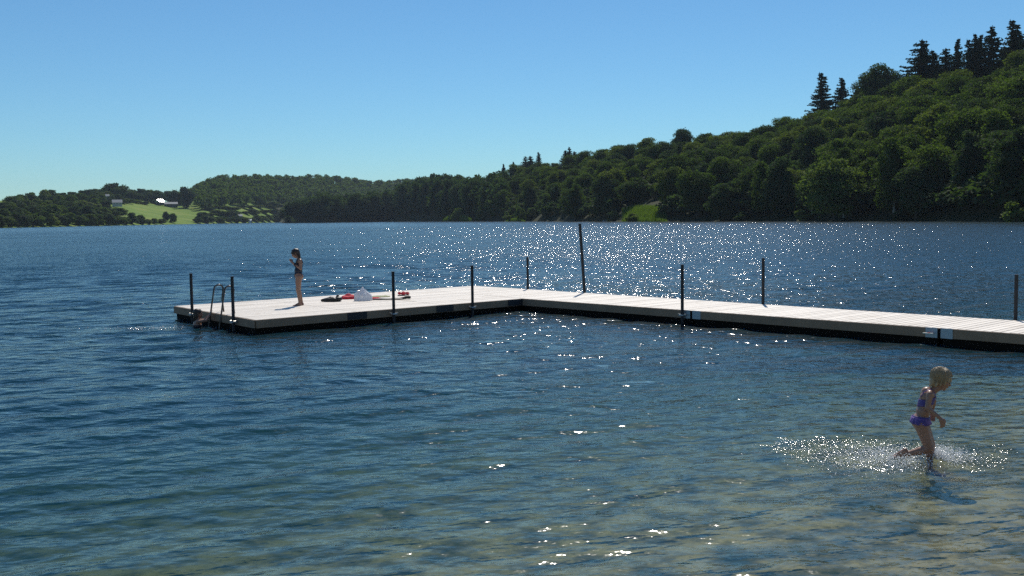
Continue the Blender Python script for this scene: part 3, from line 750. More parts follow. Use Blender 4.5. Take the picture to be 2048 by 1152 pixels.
# ------------------------------------------------------------------ posts (driven into the lake bed, guided by brackets)
def edge_hit(px, P0, P1, off):
    """point on the plan line P0-P1, moved out by off, on bearing px (seen at deck level)"""
    a = P0 + off; d = P1 - P0; u = dirx(px)
    tt = (u * a.y - a.x) / (d.x - u * d.y); return a + d * tt
def post(px, ytop, P0, P1, nrm, label, lean=(0, 0), r=0.034, bracket=True, ref=None, group='steel guide posts of the jetty'):
    p_ = edge_hit(px, P0, P1, nrm * (0.10 if bracket else .075)); top = zat(px, ytop, p_.y) if ref is None else zat(ref, ytop, p_.y)
    zb = tz(p_.x, p_.y) - .3; root = empty('guide_post', (p_.x, p_.y, 0)); tag(root, label, 'post', group)
    H = top; bm = bmesh.new()
    def pt(z): return (lean[0] * (z - DZ), lean[1] * (z - DZ), z)
    tube(bm, [pt(zb), pt(DZ), pt(H - .02)], [r, r, r], 16); bm_obj('tube', bm, STEEL_D, root, smooth=False)
    bm = bmesh.new(); tube(bm, [pt(H - .02), pt(H)], [r * 1.08, r * 1.02], 16); bm_obj('cap', bm, STEEL_D, root)
    # bracket belongs to the jetty
    bm = bmesh.new(); z0 = DZ - .115
    T = Vector((-nrm.y, nrm.x))
    c = p_
    for s in (-1, 1):
        a = c + T * s * (r + .012); prism(bm, [q3(a - T * .008 - nrm * .064), q3(a + T * .008 - nrm * .064), q3(a + T * .008 + nrm * .06), q3(a - T * .008 + nrm * .06)], z0, z0 + .03)
    a = c + nrm * (r + .012); prism(bm, [q3(a - T * (r + .022)), q3(a + T * (r + .022)), q3(a + T * (r + .022) + nrm * .012), q3(a - T * (r + .022) + nrm * .012)], z0, z0 + .03)
    bm_obj('post_bracket', bm, STEEL, jet)
    for s in (-1, 1):
        bm = bmesh.new(); a = c + T * s * (r + .05) + nrm * (-.01); tube(bm, [(*q3(a - nrm * .05), z0 + .035), (*q3(a + nrm * .05), z0 + .035)], .010, 8); bm_obj('bracket_bolt', bm, BOLT, jet)
    return p_
post(378, 547, A_, B_, -e1, 'steel post nearest the far left corner of the bathing platform, left of the swimming ladder')
post(460.5, 553, A_, B_, -e1, 'steel post right beside the swimming ladder at the end of the platform')
post(783.7, 543, B_, C_, e2, 'steel post in front of the bundle of clothes on the near side of the platform')
post(942.5, 531, B_, C_, e2, 'steel post on the near side of the platform, closest to the jetty inner corner')
post(1054, 514, K_, E_, wperp, 'steel post on the far side of the walkway just past the jetty corner')
post(1168, 447, K_, E_, wperp, 'extra tall steel post leaning left on the far side of the walkway', lean=(-0.062, 0.0), r=.04)
post(1364.5, 529, C_, F_, -wperp, 'steel post on the near side of the walkway at the plated joint')
post(1527, 516, K_, E_, wperp, 'steel post on the far side of the walkway, right of the extra tall leaning post')
post(2036, 549, K_, E_, wperp, 'steel post on the far side of the walkway beside the right frame edge')
# spare bracket with a red tipped bolt
p_ = edge_hit(1862, C_, F_, -wperp * .09); bm = bmesh.new(); T = wn
prism(bm, [q3(p_ - T * .09), q3(p_ + T * .09), q3(p_ + T * .09 - wperp * .06), q3(p_ - T * .09 - wperp * .06)], DZ - .10, DZ - .085); bm_obj('post_bracket', bm, BOLT, jet)
bm = bmesh.new(); tube(bm, [(*q3(p_ - T * .03 - wperp * .03), DZ - .10), (*q3(p_ + T * .03 - wperp * .03), DZ - .083)], .014, 8); bm_obj('bracket_bolt', bm, simple('red_paint', (.5, .03, .04), .5), jet)

# ------------------------------------------------------------------ swimming ladder (fixed to the jetty)
LADM = simple('ladder_tube', (0.06, 0.06, 0.06), .3, .15, 8, metal=.4)
lo1 = edge_hit(413.5, A_, B_, -e1 * .05); lo2 = edge_hit(434.5, A_, B_, -e1 * .05)
lad = empty('ladder', (0, 0, 0)); lad.parent = jet
for lo in (lo1, lo2):
    bm = bmesh.new(); w_ = .36; hgt = .60; pts_ = [(-.12, -.75), (-.03, 0.0), (.055, .50)]
    for k in range(9):
        a = PI - PI * k / 8; pts_.append((.115 + .11 + .11 * math.cos(a), DZ + hgt - .08 + .10 * math.sin(a)))
    pts_ += [(w_ - .06, DZ + .3), (w_ - .03, DZ + .0)]
    tube(bm, [(*q3(lo + e1 * a), z) for a, z in pts_], .019, 10); bm_obj('handrail', bm, LADM, lad, smooth=True)
for z in (-.55, -.3, -.05):
    bm = bmesh.new(); a = lo1 - e1 * (.08 + z * -.02); b2 = lo2 - e1 * (.08 + z * -.02); tube(bm, [(*q3(a), z), (*q3(b2), z)], .016, 8); bm_obj('rung', bm, LADM, lad)

# ------------------------------------------------------------------ figures
def sphere_pts(c, r, seg=14, rings=10):
    pass
def fuse(prims, voxel, smooth=3, name='body'):
    """prims: ('cap', p0, r0, p1, r1) tapered limbs or ('ell', centre, (rx,ry,rz), rot_y) masses, fused to one skin"""
    bm = bmesh.new()
    for q in prims:
        if q[0] == 'cap':
            p0, r0, p1, r1 = Vector(q[1]), q[2], Vector(q[3]), q[4]; n = 8
            tube(bm, [p0.lerp(p1, i / n) for i in range(n + 1)], [r0 + (r1 - r0) * i / n for i in range(n + 1)], 14)
            for c, r in ((p0, r0), (p1, r1)): bmesh.ops.create_uvsphere(bm, u_segments=14, v_segments=9, radius=r, matrix=Matrix.Translation(c))
        else:
            c, r3 = Vector(q[1]), q[2]; ry = q[3] if len(q) > 3 else 0
            bmesh.ops.create_uvsphere(bm, u_segments=20, v_segments=14, radius=1, matrix=Matrix.Translation(c) @ Matrix.Rotation(ry, 4, 'Y') @ Matrix.Diagonal((*r3, 1)))
    me = bpy.data.meshes.new(name + '_src'); bm.to_mesh(me); bm.free(); o = bpy.data.objects.new(name + '_src', me); C.objects.link(o)
    md = o.modifiers.new('r', 'REMESH'); md.mode = 'VOXEL'; md.voxel_size = voxel; md.use_smooth_shade = True
    ms = o.modifiers.new('s', 'SMOOTH'); ms.iterations = smooth; ms.factor = .5
    dg = bpy.context.evaluated_depsgraph_get(); dg.update(); out_ = bpy.data.meshes.new_from_object(o.evaluated_get(dg)); out_.name = name
    bpy.data.objects.remove(o); bpy.data.meshes.remove(me); out_.materials.clear(); return out_
def shell(me, keep, off, name, material, parent, flare=None):
    """cloth: the part of the skin where keep(co, normal) holds, lifted off by `off`"""
    bm = bmesh.new(); bm.from_mesh(me); bm.normal_update()
    kill = [f for f in bm.faces if not keep(f.calc_center_median())]
    bmesh.ops.delete(bm, geom=kill, context='FACES')
    nn = {v: v.normal.copy() for v in bm.verts}
    for v in bm.verts:
        v.co += nn[v] * off
        if flare: v.co += flare(v.co, nn[v])
    me2 = bpy.data.meshes.new(name); bm.to_mesh(me2); bm.free(); o = link_mesh(name, me2, material, parent, True)
    md = o.modifiers.new('s', 'SOLIDIFY'); md.thickness = .003; md.offset = 1; return o
def skin_mat(name, col):
    m = mat(name); t = NT(m); b = t.n('ShaderNodeBsdfPrincipled'); o = t.n('ShaderNodeOutputMaterial')
    tc = t.n('ShaderNodeTexCoord').outputs['Object']; t.l(t.mix(t.noise(tc, 9, 4, .6), tuple(x * .86 for x in col), tuple(x * 1.12 for x in col)), b.inputs['Base Color'])
    b.inputs['Roughness'].default_value = .38; b.inputs['Subsurface Weight'].default_value = .12; b.inputs['Subsurface Radius'].default_value = (.012, .005, .003); b.inputs['Subsurface Scale'].default_value = 1
    t.l(b.outputs[0], o.inputs[0]); return m
SKIN = skin_mat('skin', (0.31, 0.17, 0.115)); SKIN2 = skin_mat('tanned_skin', (0.28, 0.155, 0.105))
def hair_mat(name, c0, c1, sc_=60):
    m = mat(name); t = NT(m); b = t.n('ShaderNodeBsdfPrincipled'); o = t.n('ShaderNodeOutputMaterial'); mp = t.n('ShaderNodeMapping'); mp.inputs['Scale'].default_value = (1.6, 1.6, .18)
    t.l(t.n('ShaderNodeTexCoord').outputs['Object'], mp.inputs[0]); nz = t.noise(mp.outputs[0], sc_, 4, .7)
    t.l(t.mix(nz, c0, c1), b.inputs['Base Color']); b.inputs['Roughness'].default_value = .42; bp = t.n('ShaderNodeBump'); bp.inputs['Distance'].default_value = .006
    t.l(nz, bp.inputs['Height']); t.l(bp.outputs[0], b.inputs['Normal']); t.l(b.outputs[0], o.inputs[0]); return m
BLOND = hair_mat('blond_hair', (0.16, 0.11, 0.055), (0.55, 0.43, 0.26)); BROWN = hair_mat('dark_hair', (0.018, 0.011, 0.008), (0.055, 0.032, 0.02))
VIOLET = simple('violet_cloth', (0.08, 0.055, 0.22), .6, .2, 30); PINKV = simple('frill_cloth', (0.17, 0.10, 0.33), .6, .2, 30); NAVY = simple('navy_cloth', (0.012, 0.014, 0.03), .45, .3, 20)
EYE = simple('eye', (.03, .02, .02), .15, 0, 5); LIP = simple('lips', (.42, .14, .12), .5, .05, 9)

def fingers(wr, d, side, palm_n, s=1.0, curl=.35):
    """palm and five fingers: wr wrist, d pointing direction, side towards the thumb, palm_n out of the palm"""
    wr, d, side, pn = Vector(wr), Vector(d).normalized(), Vector(side).normalized(), Vector(palm_n).normalized(); P = []
    kn = wr + d * .055 * s
    P.append(('cap', wr, .0155 * s, wr + d * .02 * s, .019 * s))
    for k, off in enumerate((.018, .006, -.006, -.018)):
        P.append(('cap', wr + d * .012 * s + side * off * .6 * s, .011 * s, kn + side * off * s, .0095 * s))
    for k, (off, L) in enumerate(((.020, .040), (.007, .045), (-.007, .042), (-.020, .033))):
        p0 = kn + side * off * s; dd = (d + side * off * 7).normalized(); p1 = p0 + (dd + pn * curl * .5).normalized() * L * .5 * s; p2 = p1 + (dd + pn * curl * 1.8).normalized() * L * .55 * s
        P += [('cap', p0, .0078 * s, p1, .007 * s), ('cap', p1, .007 * s, p2, .0058 * s)]
    t0 = wr + d * .015 * s + side * .016 * s; t1 = t0 + (d * .5 + side * .8 + pn * .3).normalized() * .026 * s; t2 = t1 + (d * .9 + side * .25 + pn * .3).normalized() * .024 * s
    P += [('cap', t0, .009 * s, t1, .0085 * s), ('cap', t1, .0085 * s, t2, .0065 * s)]
    return P
def foot(ank, toe_dir, s=1.0, plantar=Vector((0, 0, -1))):
    ank, d, pl = Vector(ank), Vector(toe_dir).normalized(), Vector(plantar); heel = ank - d * .022 * s + pl * .035 * s; ball = ank + d * .095 * s + pl * .048 * s; toe = ank + d * .135 * s + pl * .052 * s
    sd_ = d.cross(pl).normalized(); P = [('cap', ank, .024 * s, heel, .023 * s), ('cap', heel, .022 * s, ball, .020 * s), ('cap', ank, .024 * s, ball, .017 * s)]
    for k in range(5):
        o_ = (k - 2) * .0115 * s; P.append(('cap', ball + sd_ * o_, .013 * s, toe + sd_ * o_ * 1.1 - d * abs(k - 1) * .006 * s, (.0095 if k else .011) * s))
    return P
def head(c, fwd, s=1.0, tilt=0.0, neck_to=None):
    """c centre of the skull, fwd = +1 looking to +x, -1 to -x; tilt nods the face down"""
    c = Vector(c); f = fwd; P = []
    def q(x, y, z):
        x, z = x * math.cos(tilt) + z * math.sin(tilt), -x * math.sin(tilt) + z * math.cos(tilt); return c + Vector((x * f, y, z)) * s
    P.append(('ell', q(-.012, 0, .018), (.092 * s, .073 * s, .085 * s), f * tilt))
    P.append(('ell', q(.025, 0, -.03), (.058 * s, .056 * s, .072 * s), f * tilt))
    P.append(('cap', q(.045, 0, -.082), .024 * s, q(.012, 0, -.07), .034 * s))                # chin and jaw
    P.append(('cap', q(.080, 0, -.010), .009 * s, q(.094, 0, -.032), .0105 * s))              # nose
    P.append(('ell', q(.093, 0, -.036), (.009 * s, .012 * s, .007 * s)))
    P.append(('cap', q(.076, -.010, -.060), .0075 * s, q(.076, .010, -.060), .0075 * s))      # lips
    P.append(('cap', q(.078, -.03, .012), .009 * s, q(.078, .03, .012), .009 * s))            # brow
    for sy in (-1, 1):
        P.append(('ell', q(.048, sy * .036, -.034), (.026 * s, .018 * s, .022 * s)))          # cheeks
        P.append(('ell', q(-.008, sy * .073, -.012), (.015 * s, .008 * s, .022 * s)))         # ears
    return P, q
def eyes_lips(q, s, parent):
    for sy in (-1, 1):
        bm = bmesh.new(); bmesh.ops.create_uvsphere(bm, u_segments=10, v_segments=8, radius=.0085 * s, matrix=Matrix.Translation(q(.073, sy * .027, -.006))); bm_obj('eye', bm, EYE, parent, True)
    bm = bmesh.new(); tube(bm, [q(.0835, -.014, -.061), q(.0855, 0, -.060), q(.0835, .014, -.061)], [.003 * s, .0042 * s, .003 * s], 8); bm_obj('mouth', bm, LIP, parent, True)

def strands(hair, q, s, tilt, n, r, material, seed, nape=.0):
    g = random.Random(seed); bm = bmesh.new(); bm.from_mesh(hair.data)
    for i in range(n):
        a = g.uniform(-PI, PI); front = math.cos(a)            # +1 forehead, -1 nape
        end = (1.15 if front > .75 else 1.75 if front > .3 else 2.05 if front > -.5 else 2.25 + nape) + g.uniform(-.18, .14)
        st_ = g.uniform(.05, .7); pts_ = []; lift = g.uniform(.98, 1.07); drift = g.uniform(-.25, .25)
        for k in range(6):
            f = st_ + (end - st_) * k / 5; aa = a + drift * k / 5; sw = math.sin(min(f, PI / 2 + .15))
            x = -.018 + math.cos(aa) * .103 * sw * lift; y = math.sin(aa) * .087 * sw * lift
            z = .030 + .092 * math.cos(min(f, PI / 2)) * lift - max(0, f - PI / 2) * .12
            if f > 1.6 and front < -.3: x += (f - 1.6) * .04
            pts_.append(q(x + g.uniform(-.003, .003), y + g.uniform(-.003, .003), z))
        tube(bm, pts_, [r, r * 1.1, r * 1.1, r, r * .8, r * .3], 4)
    bm.to_mesh(hair.data); bm.free()
# -- the wading child
def child():
    root = empty('person', (CHILD.x, CHILD.y, 0), rad(-18)); tag(root, 'small blond child in a purple bikini wading through splashing shallow water', 'person')
    s = .93; P, q = head((.083, .0, .768), 1, s, .30)
    P += [('cap', (.062, 0, .70), .034, (-.005, 0, .648), .038)]
    P += [('ell', (-.040, 0, .600), (.068, .098, .075), .25), ('ell', (-.052, 0, .53), (.066, .088, .085), .2), ('ell', (-.075, 0, .455), (.066, .083, .075), .15),
          ('ell', (-.095, 0, .375), (.078, .092, .072), .1), ('cap', (-.025, -.085, .640), .037, (-.025, .085, .640), .037),
          ('cap', (-.045, 0, .64), .055, (-.085, 0, .40), .062), ('ell', (-.125, -.04, .345), (.055, .046, .055)), ('ell', (-.125, .04, .345), (.055, .046, .055))]
    # near arm (camera side is -y): upper arm down, forearm forward, relaxed hand
    P += [('cap', (-.028, -.100, .636), .032, (-.050, -.125, .512), .0245), ('cap', (-.050, -.125, .512), .025, (.060, -.145, .425), .0165)]
    P += fingers((.062, -.146, .423), (.40, -.02, -.9), (.85, .15, .38), (-.75, .1, -.4), .92, .5)
    # far arm swung forward and bent
    P += [('cap', (-.028, .100, .636), .031, (.030, .140, .535), .0240), ('cap', (.030, .140, .535), .024, (.015, .15, .425), .0165)]
    P += fingers((.015, .15, .423), (.1, 0, -1), (.9, -.1, 0), (-.3, -.9, 0), .9, .4)
    # far leg stands, near leg bent back behind
    P += [('cap', (-.085, .045, .345), .066, (.000, .045, .125), .043), ('cap', (.000, .045, .125), .042, (-.010, .045, .055), .040), ('cap', (-.010, .045, .055), .040, (-.002, .045, -.115), .024)]
    P += foot((-.002, .045, -.120), (1, 0.1, 0), 1.0)
    P += [('cap', (-.10, -.042, .340), .068, (-.022, -.050, .115), .046), ('cap', (-.022, -.050, .112), .043, (-.105, -.052, .078), .040), ('cap', (-.105, -.052, .078), .039, (-.225, -.052, .040), .024)]
    P += foot((-.228, -.052, .040), (-.75, 0, -.66), .95, Vector((-.66, 0, .75)))
    me = fuse(P, .0052, 3, 'body'); body = link_mesh('body', me, SKIN, root, True)
    eyes_lips(q, s, root)
    # hair: bob with fringe and nape
    Hh = []; 
    Hh.append(('ell', q(-.018, 0, .030), (.100 * s, .083 * s, .088 * s), .22))
    Hh.append(('ell', q(-.060, 0, -.030), (.052 * s, .068 * s, .070 * s), .2))
    for sy in (-1, 1):
        for (x0, z0, x1, z1, r_) in ((.050, .045, .062, .000, .016), (.025, .05, .030, -.035, .020), (-.005, .04, -.004, -.055, .022), (-.035, .03, -.040, -.075, .024), (.068, .04, .080, .006, .012)):
            Hh.append(('cap', q(x0, sy * (.060 if x0 < .06 else .035), z0), r_ * s, q(x1, sy * (.072 if x0 < .06 else .042), z1), r_ * .45 * s))
    for y_ in (-.02, .0, .02): Hh.append(('cap', q(.062, y_, .055), .016 * s, q(.088, y_, .016), .007 * s))
    for y_ in (-.04, -.015, .015, .04): Hh.append(('cap', q(-.075, y_, -.05), .018, q(-.088, y_, -.105), .006))
    hair = link_mesh('hair', fuse(Hh, .0050, 2, 'hair'), BLOND, root, True)
    strands(hair, q, s, .22, 700, .0021, BLOND, 5)
    # bikini top: band, cups and strings; bottom with a frilled skirt
    shell(me, lambda c: .535 < c.z - .25 * c.x < .600 and abs(c.y) < .097 and c.x < .05, .004, 'bikini_top', VIOLET, root)
    shell(me, lambda c: .325 < c.z + .10 * c.x < .398 and abs(c.y) < .105 and c.x < .02 and c.x > -.25, .004, 'bikini_bottom', VIOLET, root)
    bm = bmesh.new(); N = 72; r0 = []
    for lvl in range(4):
        ring = []
        for k in range(N):
            a = 2 * PI * k / N; fl = (0, .003, .009, .016)[lvl]; wv = math.sin(a * 17) * .005 * lvl / 3
            ring.append(bm.verts.new((-.098 + math.cos(a) * (.083 + fl + wv), math.sin(a) * (.096 + fl + wv), .400 - lvl * .019 - math.cos(a) * .006)))
        r0.append(ring)
    for l in range(3):
        for k in range(N): bm.faces.new((r0[l][k], r0[l][(k+1) % N], r0[l+1][(k+1) % N], r0[l+1][k]))
    o = bm_obj('frill', bm, PINKV, root, True); md = o.modifiers.new('s', 'SOLIDIFY'); md.thickness = .002
    bm = bmesh.new(); tube(bm, [(-.105, -.05, .60), (-.075, -.058, .655), (-.02, -.058, .683), (.02, -.055, .64), (.03, -.05, .60)], .0045, 6); tube(bm, [(-.105, .05, .60), (-.075, .058, .655), (-.02, .058, .683), (.02, .055, .64), (.03, .05, .60)], .0045, 6); bm_obj('strap', bm, PINKV, root, True)
child()

# -- the girl standing on the platform
def girl():
    p_ = at(601, 611, DZ); root = empty('person', (p_.x, p_.y, DZ), rad(14)); tag(root, 'girl in a dark swimsuit standing barefoot on the platform, hands raised before her chest', 'person')
    s = 1.0; P, q = head((-.090, 0, 1.262), -1, s, .38)
    P += [('cap', (-.06, 0, 1.20), .040, (.000, 0, 1.125), .046)]
    P += [('cap', (.012, -.115, 1.095), .044, (.012, .115, 1.095), .044), ('ell', (.0, 0, 1.05), (.085, .125, .085), .15), ('ell', (-.015, 0, .95), (.082, .112, .11)), ('ell', (-.035, 0, .85), (.078, .105, .10)), ('ell', (-.030, 0, .745), (.094, .122, .10)),
          ('ell', (.018, -.05, .70), (.07, .06, .07)), ('ell', (.018, .05, .70), (.07, .06, .07)), ('cap', (0, 0, 1.05), .08, (-.03, 0, .78), .085)]
    P += [('cap', (.018, -.135, 1.09), .040, (.022, -.165, .895), .031), ('cap', (.022, -.165, .895), .031, (-.155, -.075, 1.045), .021)]
    P += fingers((-.158, -.072, 1.050), (-.55, .35, .75), (.5, .1, .8), (-.1, .9, -.2), 1.05, .6)
    P += [('cap', (.018, .135, 1.09), .040, (-.02, .165, .895), .031), ('cap', (-.02, .165, .895), .031, (-.170, .035, 1.05), .021)]
    P += fingers((-.173, .032, 1.055), (-.55, -.3, .75), (.5, 0, .8), (-.1, -.9, -.2), 1.05, .6)
    for sy, kx, ax in ((-1, -.050, -.020), (1, -.030, .035)):
        P += [('cap', (-.025, sy * .058, .70), .083, (kx, sy * .062, .385), .053), ('cap', (kx, sy * .062, .385), .052, (kx + .022, sy * .062, .27), .051), ('cap', (kx + .022, sy * .062, .27), .050, (ax, sy * .062, .075), .030)]
        P += foot((ax, sy * .062, .068), (-1, -.12 * (1 if sy < 0 else -1), 0), 1.18)
    me = fuse(P, .0075, 3, 'body'); link_mesh('body', me, SKIN2, root, True); eyes_lips(q, s, root)
    Hh = [('ell', q(-.020, 0, .030), (.102, .084, .088), -.38), ('ell', q(-.065, 0, -.025), (.048, .065, .065))]
    for sy in (-1, 1):
        for (x0, z0, x1, z1, r_) in ((.055, .04, .058, .00, .014), (.025, .05, .02, -.045, .02), (-.02, .04, -.025, -.07, .024)): Hh.append(('cap', q(x0, sy * .058, z0), r_, q(x1, sy * .073, z1), r_ * .5))
    Hh += [('cap', q(.03, 0, .085), .03, q(.083, 0, .035), .012), ('cap', q(-.07, -.03, -.05), .035, (.020, -.055, 1.09), .026), ('cap', (.020, -.055, 1.09), .026, (.0, -.080, .99), .012)]
    link_mesh('hair', fuse(Hh, .007, 2, 'hair'), BROWN, root, True)
    def suit(c):
        if c.z > 1.115 or c.z < .655: return False
        if c.z > 1.035: return (abs(abs(c.y) - .062) < .022 and c.x > -.105) or (c.z < 1.05 and abs(c.y) < .08)
        if c.z < .80:
            leg = .685 + max(0, abs(c.y) - .0) * .95 + max(0, -.0 - c.x) * .0
            return c.z > leg and abs(c.y) < .135
        return abs(c.y) < .128 and c.x > -.125
    shell(me, suit, .004, 'swimsuit', NAVY, root)
    bm = bmesh.new()
    for k in range(5): bmesh.ops.create_icosphere(bm, subdivisions=1, radius=.014, matrix=Matrix.Translation((-.235 + .006 * k, -.02 + k * .008, 1.066 - .003 * k)))
    bm.free()
girl()

# -- the swimmer at the ladder
def swimmer():
    root = empty('person', (SWIM.x, SWIM.y, 0.13), rad(20)); tag(root, 'dark-haired swimmer shoulder deep in the water, reaching for the ladder', 'person')
    s = 1.0; P, q = head((.02, 0, .185), 1, s, -.05)
    P += [('cap', (.01, 0, .11), .043, (0, 0, .03), .050), ('cap', (0, -.125, .020), .046, (0, .125, .020), .046), ('ell', (-.01, 0, -.08), (.095, .14, .13)), ('ell', (-.03, 0, -.28), (.09, .125, .16)), ('ell', (-.08, 0, -.46), (.10, .13, .10)),
          ('cap', (-.1, -.06, -.5), .075, (-.25, -.07, -.78), .05), ('cap', (-.1, .06, -.5), .075, (-.28, .07, -.75), .05), ('cap', (-.25, -.07, -.78), .05, (-.5, -.07, -.9), .03), ('cap', (-.28, .07, -.75), .05, (-.5, .07, -.85), .03)]
    P += [('cap', (.01, -.145, .015), .041, (.185, -.12, .035), .034), ('cap', (.185, -.12, .035), .033, (.275, -.03, .165), .023)]
    P += fingers((.277, -.028, .17), (.25, .15, .95), (.2, -.95, 0), (.9, .2, -.1), 1.05, .9)
    P += [('cap', (.01, .145, .015), .041, (.16, .13, .02), .034), ('cap', (.16, .13, .02), .033, (.28, .12, .155), .023)]
    P += fingers((.283, .12, .16), (.3, 0, .95), (.2, -.9, 0), (.9, .2, -.1), 1.05, .9)
    me = fuse(P, .0085, 3, 'body'); link_mesh('body', me, SKIN2, root, True); eyes_lips(q, s, root)
    Hh = [('ell', q(-.020, 0, .030), (.098, .080, .085)), ('ell', q(-.065, 0, -.03), (.046, .066, .085)), ('cap', q(-.07, 0, -.06), .05, (-.06, 0, .03), .03), ('cap', q(.03, 0, .08), .03, q(.078, 0, .035), .012)]
    for sy in (-1, 1): Hh += [('cap', q(-.01, sy * .06, .03), .022, q(-.02, sy * .07, -.06), .014), ('cap', q(-.04, sy * .055, .0), .026, q(-.05, sy * .06, -.10), .014)]
    link_mesh('hair', fuse(Hh, .008, 2, 'hair'), BROWN, root, True)
    shell(me, lambda c: c.z < -.06 and c.z > -.52 and abs(c.y) < .14 and c.x < .12, .004, 'swimsuit', NAVY, root)
swimmer()

# ------------------------------------------------------------------ things left on the platform
def lump(pts_, voxel, name, material, label, cat, loc, rz=0, rough=.01, noise_s=14, flat=True):
    me_ = fuse(pts_, voxel, 2, name); g = np.random.default_rng(len(name)); n = len(me_.vertices); co = np.empty(n * 3, np.float32); me_.vertices.foreach_get('co', co); co = co.reshape(-1, 3)
    k = g.normal(size=(6, 3)) * noise_s; ph = g.random(6) * 6.28
    d = sum(np.sin(co @ k[i] + ph[i]) for i in range(6)) / 6; no = co - co.mean(0); no /= np.linalg.norm(no, axis=1)[:, None] + 1e-6
    co = co + no * d[:, None] * rough * 2
    co[:, 2] = np.maximum(co[:, 2], 0.001); me_.vertices.foreach_set('co', co.ravel()); me_.update()
    o = link_mesh(name, me_, material, None, True); o.location = loc; o.rotation_euler = (0, 0, rz); tag(o, label, cat); return o
BLACKC = simple('black_fabric', (.02, .022, .02), .5, .4, 14, bump=.004); REDC = simple('red_terry', (.55, .03, .05), .8, .3, 16, bump=.006); OLIVE = simple('olive_cloth', (.35, .36, .20), .9, .3, 10)
m = mat('thin_plastic'); t = NT(m); d = t.n('ShaderNodeBsdfDiffuse'); tl = t.n('ShaderNodeBsdfTranslucent'); g_ = t.n('ShaderNodeBsdfGlossy'); g_.inputs['Roughness'].default_value = .25
d.inputs[0].default_value = (.80, .82, .86, 1); tl.inputs[0].default_value = (.80, .82, .86, 1); a1 = t.n('ShaderNodeMixShader'); a1.inputs[0].default_value = .45; a2 = t.n('ShaderNodeMixShader'); a2.inputs[0].default_value = .08
t.l(d.outputs[0], a1.inputs[1]); t.l(tl.outputs[0], a1.inputs[2]); t.l(a1.outputs[0], a2.inputs[1]); t.l(g_.outputs[0], a2.inputs[2]); o = t.n('ShaderNodeOutputMaterial'); t.l(a2.outputs[0], o.inputs[0]); PLASTIC = m
def dk(px, py): return at(px, py, DZ + .002)
p_ = dk(665, 603)
lump([('ell', (-.02, 0, .05), (.20, .11, .065)), ('cap', (-.27, .0, .03), .035, (-.05, 0, .06), .07), ('ell', (.15, .02, .06), (.10, .10, .07)), ('ell', (.13, .03, .125), (.045, .04, .045))], .012, 'dark_bag', BLACKC, 'black shiny bag lying flat, left of the red towels', 'bag', p_, 0, .012)
p_ = dk(703, 597.5)
lump([('ell', (-.12, 0, .03), (.15, .15, .055)), ('ell', (-.06, .03, .07), (.07, .10, .055)), ('ell', (.06, .02, .04), (.20, .16, .06)), ('cap', (-.24, -.02, .03), .035, (.26, .04, .04), .045), ('ell', (.20, 0, .04), (.12, .12, .06))], .013, 'red_towel', REDC, 'crumpled red towel between the black bag and the white plastic bag', 'towel', p_, .1, .03, 17)
def plastic_bag():
    p_ = dk(727, 601); bm = bmesh.new(); N, L = 40, 16; rings = []; g = random.Random(4); ph = [g.random() * 6.28 for _ in range(6)]
    for l in range(L):
        f = l / (L - 1); base = .205 * (1 - f) ** 1.05 + .030 * (1 - f * .6) + .05 * math.exp(-((f - .45) / .2) ** 2); ring = []
        if f < .12: base *= .92 + f * .6
        for k in range(N):
            a = 2 * PI * k / N; cr = 1 + .13 * math.sin(5 * a + ph[0] + 2 * f) * (.3 + f) + .09 * math.sin(9 * a + ph[1] - 3 * f) + .05 * math.sin(17 * a + ph[2] + 5 * f)
            lobe = .10 * math.exp(-((a - PI) / .6) ** 2) * (1 - abs(f - .55) * 1.9 if abs(f - .55) < .52 else 0)
            ring.append(bm.verts.new((math.cos(a) * base * cr * 1.0 - lobe * .6 - .01 * f, math.sin(a) * base * cr * .75, (.33 * f ** .95) + .015 * math.sin(7 * a + ph[3]) * f)))
        rings.append(ring)
    for l in range(L - 1):
        for k in range(N): bm.faces.new((rings[l][k], rings[l][(k+1) % N], rings[l+1][(k+1) % N], rings[l+1][k]))
    bm.faces.new(rings[0][::-1]); bm.faces.new(rings[-1])
    root = empty('plastic_bag', p_); tag(root, 'crumpled white plastic carrier bag standing upright in the middle of the belongings', 'bag')
    bm_obj('bag_body', bm, PLASTIC, root, True)
    for sx in (-1, 1):
        bm = bmesh.new(); tube(bm, [(sx * .03 - .02, 0, .255), (sx * .10 - .03, .02 * sx, .235), (sx * .16 - .03, .03 * sx, .15), (sx * .15 - .02, .0, .12)], [.012, .022, .018, .008], 8); bm_obj('handle', bm, PLASTIC, root, True)
plastic_bag()
p_ = dk(752, 599)
lump([('ell', (0, 0, .02), (.13, .09, .035)), ('cap', (-.08, .03, .02), .02, (.12, -.02, .02), .025)], .011, 'red_cloth', REDC, 'small red garment partly hidden at the right foot of the plastic bag', 'garment', p_, 0, .01, 22)
p_ = dk(762, 593.5)
lump([('ell', (0, 0, .01), (.26, .20, .018)), ('ell', (.12, 0, .018), (.07, .08, .02))], .011, 'olive_cloth', OLIVE, 'flat olive cloth spread behind the plastic bag', 'cloth', p_, .2, .006, 20)
p_ = dk(778, 599.2)
lump([('ell', (-.18, 0, .015), (.28, .12, .022)), ('ell', (.15, .02, .015), (.25, .09, .022)), ('cap', (.42, .03, .05), .035, (.52, .03, .05), .04), ('cap', (.25, .02, .02), .02, (.42, .03, .04), .035)], .012, 'dark_towel', BLACKC, 'long dark towel stretched out to the right with a rolled end', 'towel', p_, .02, .008, 12)
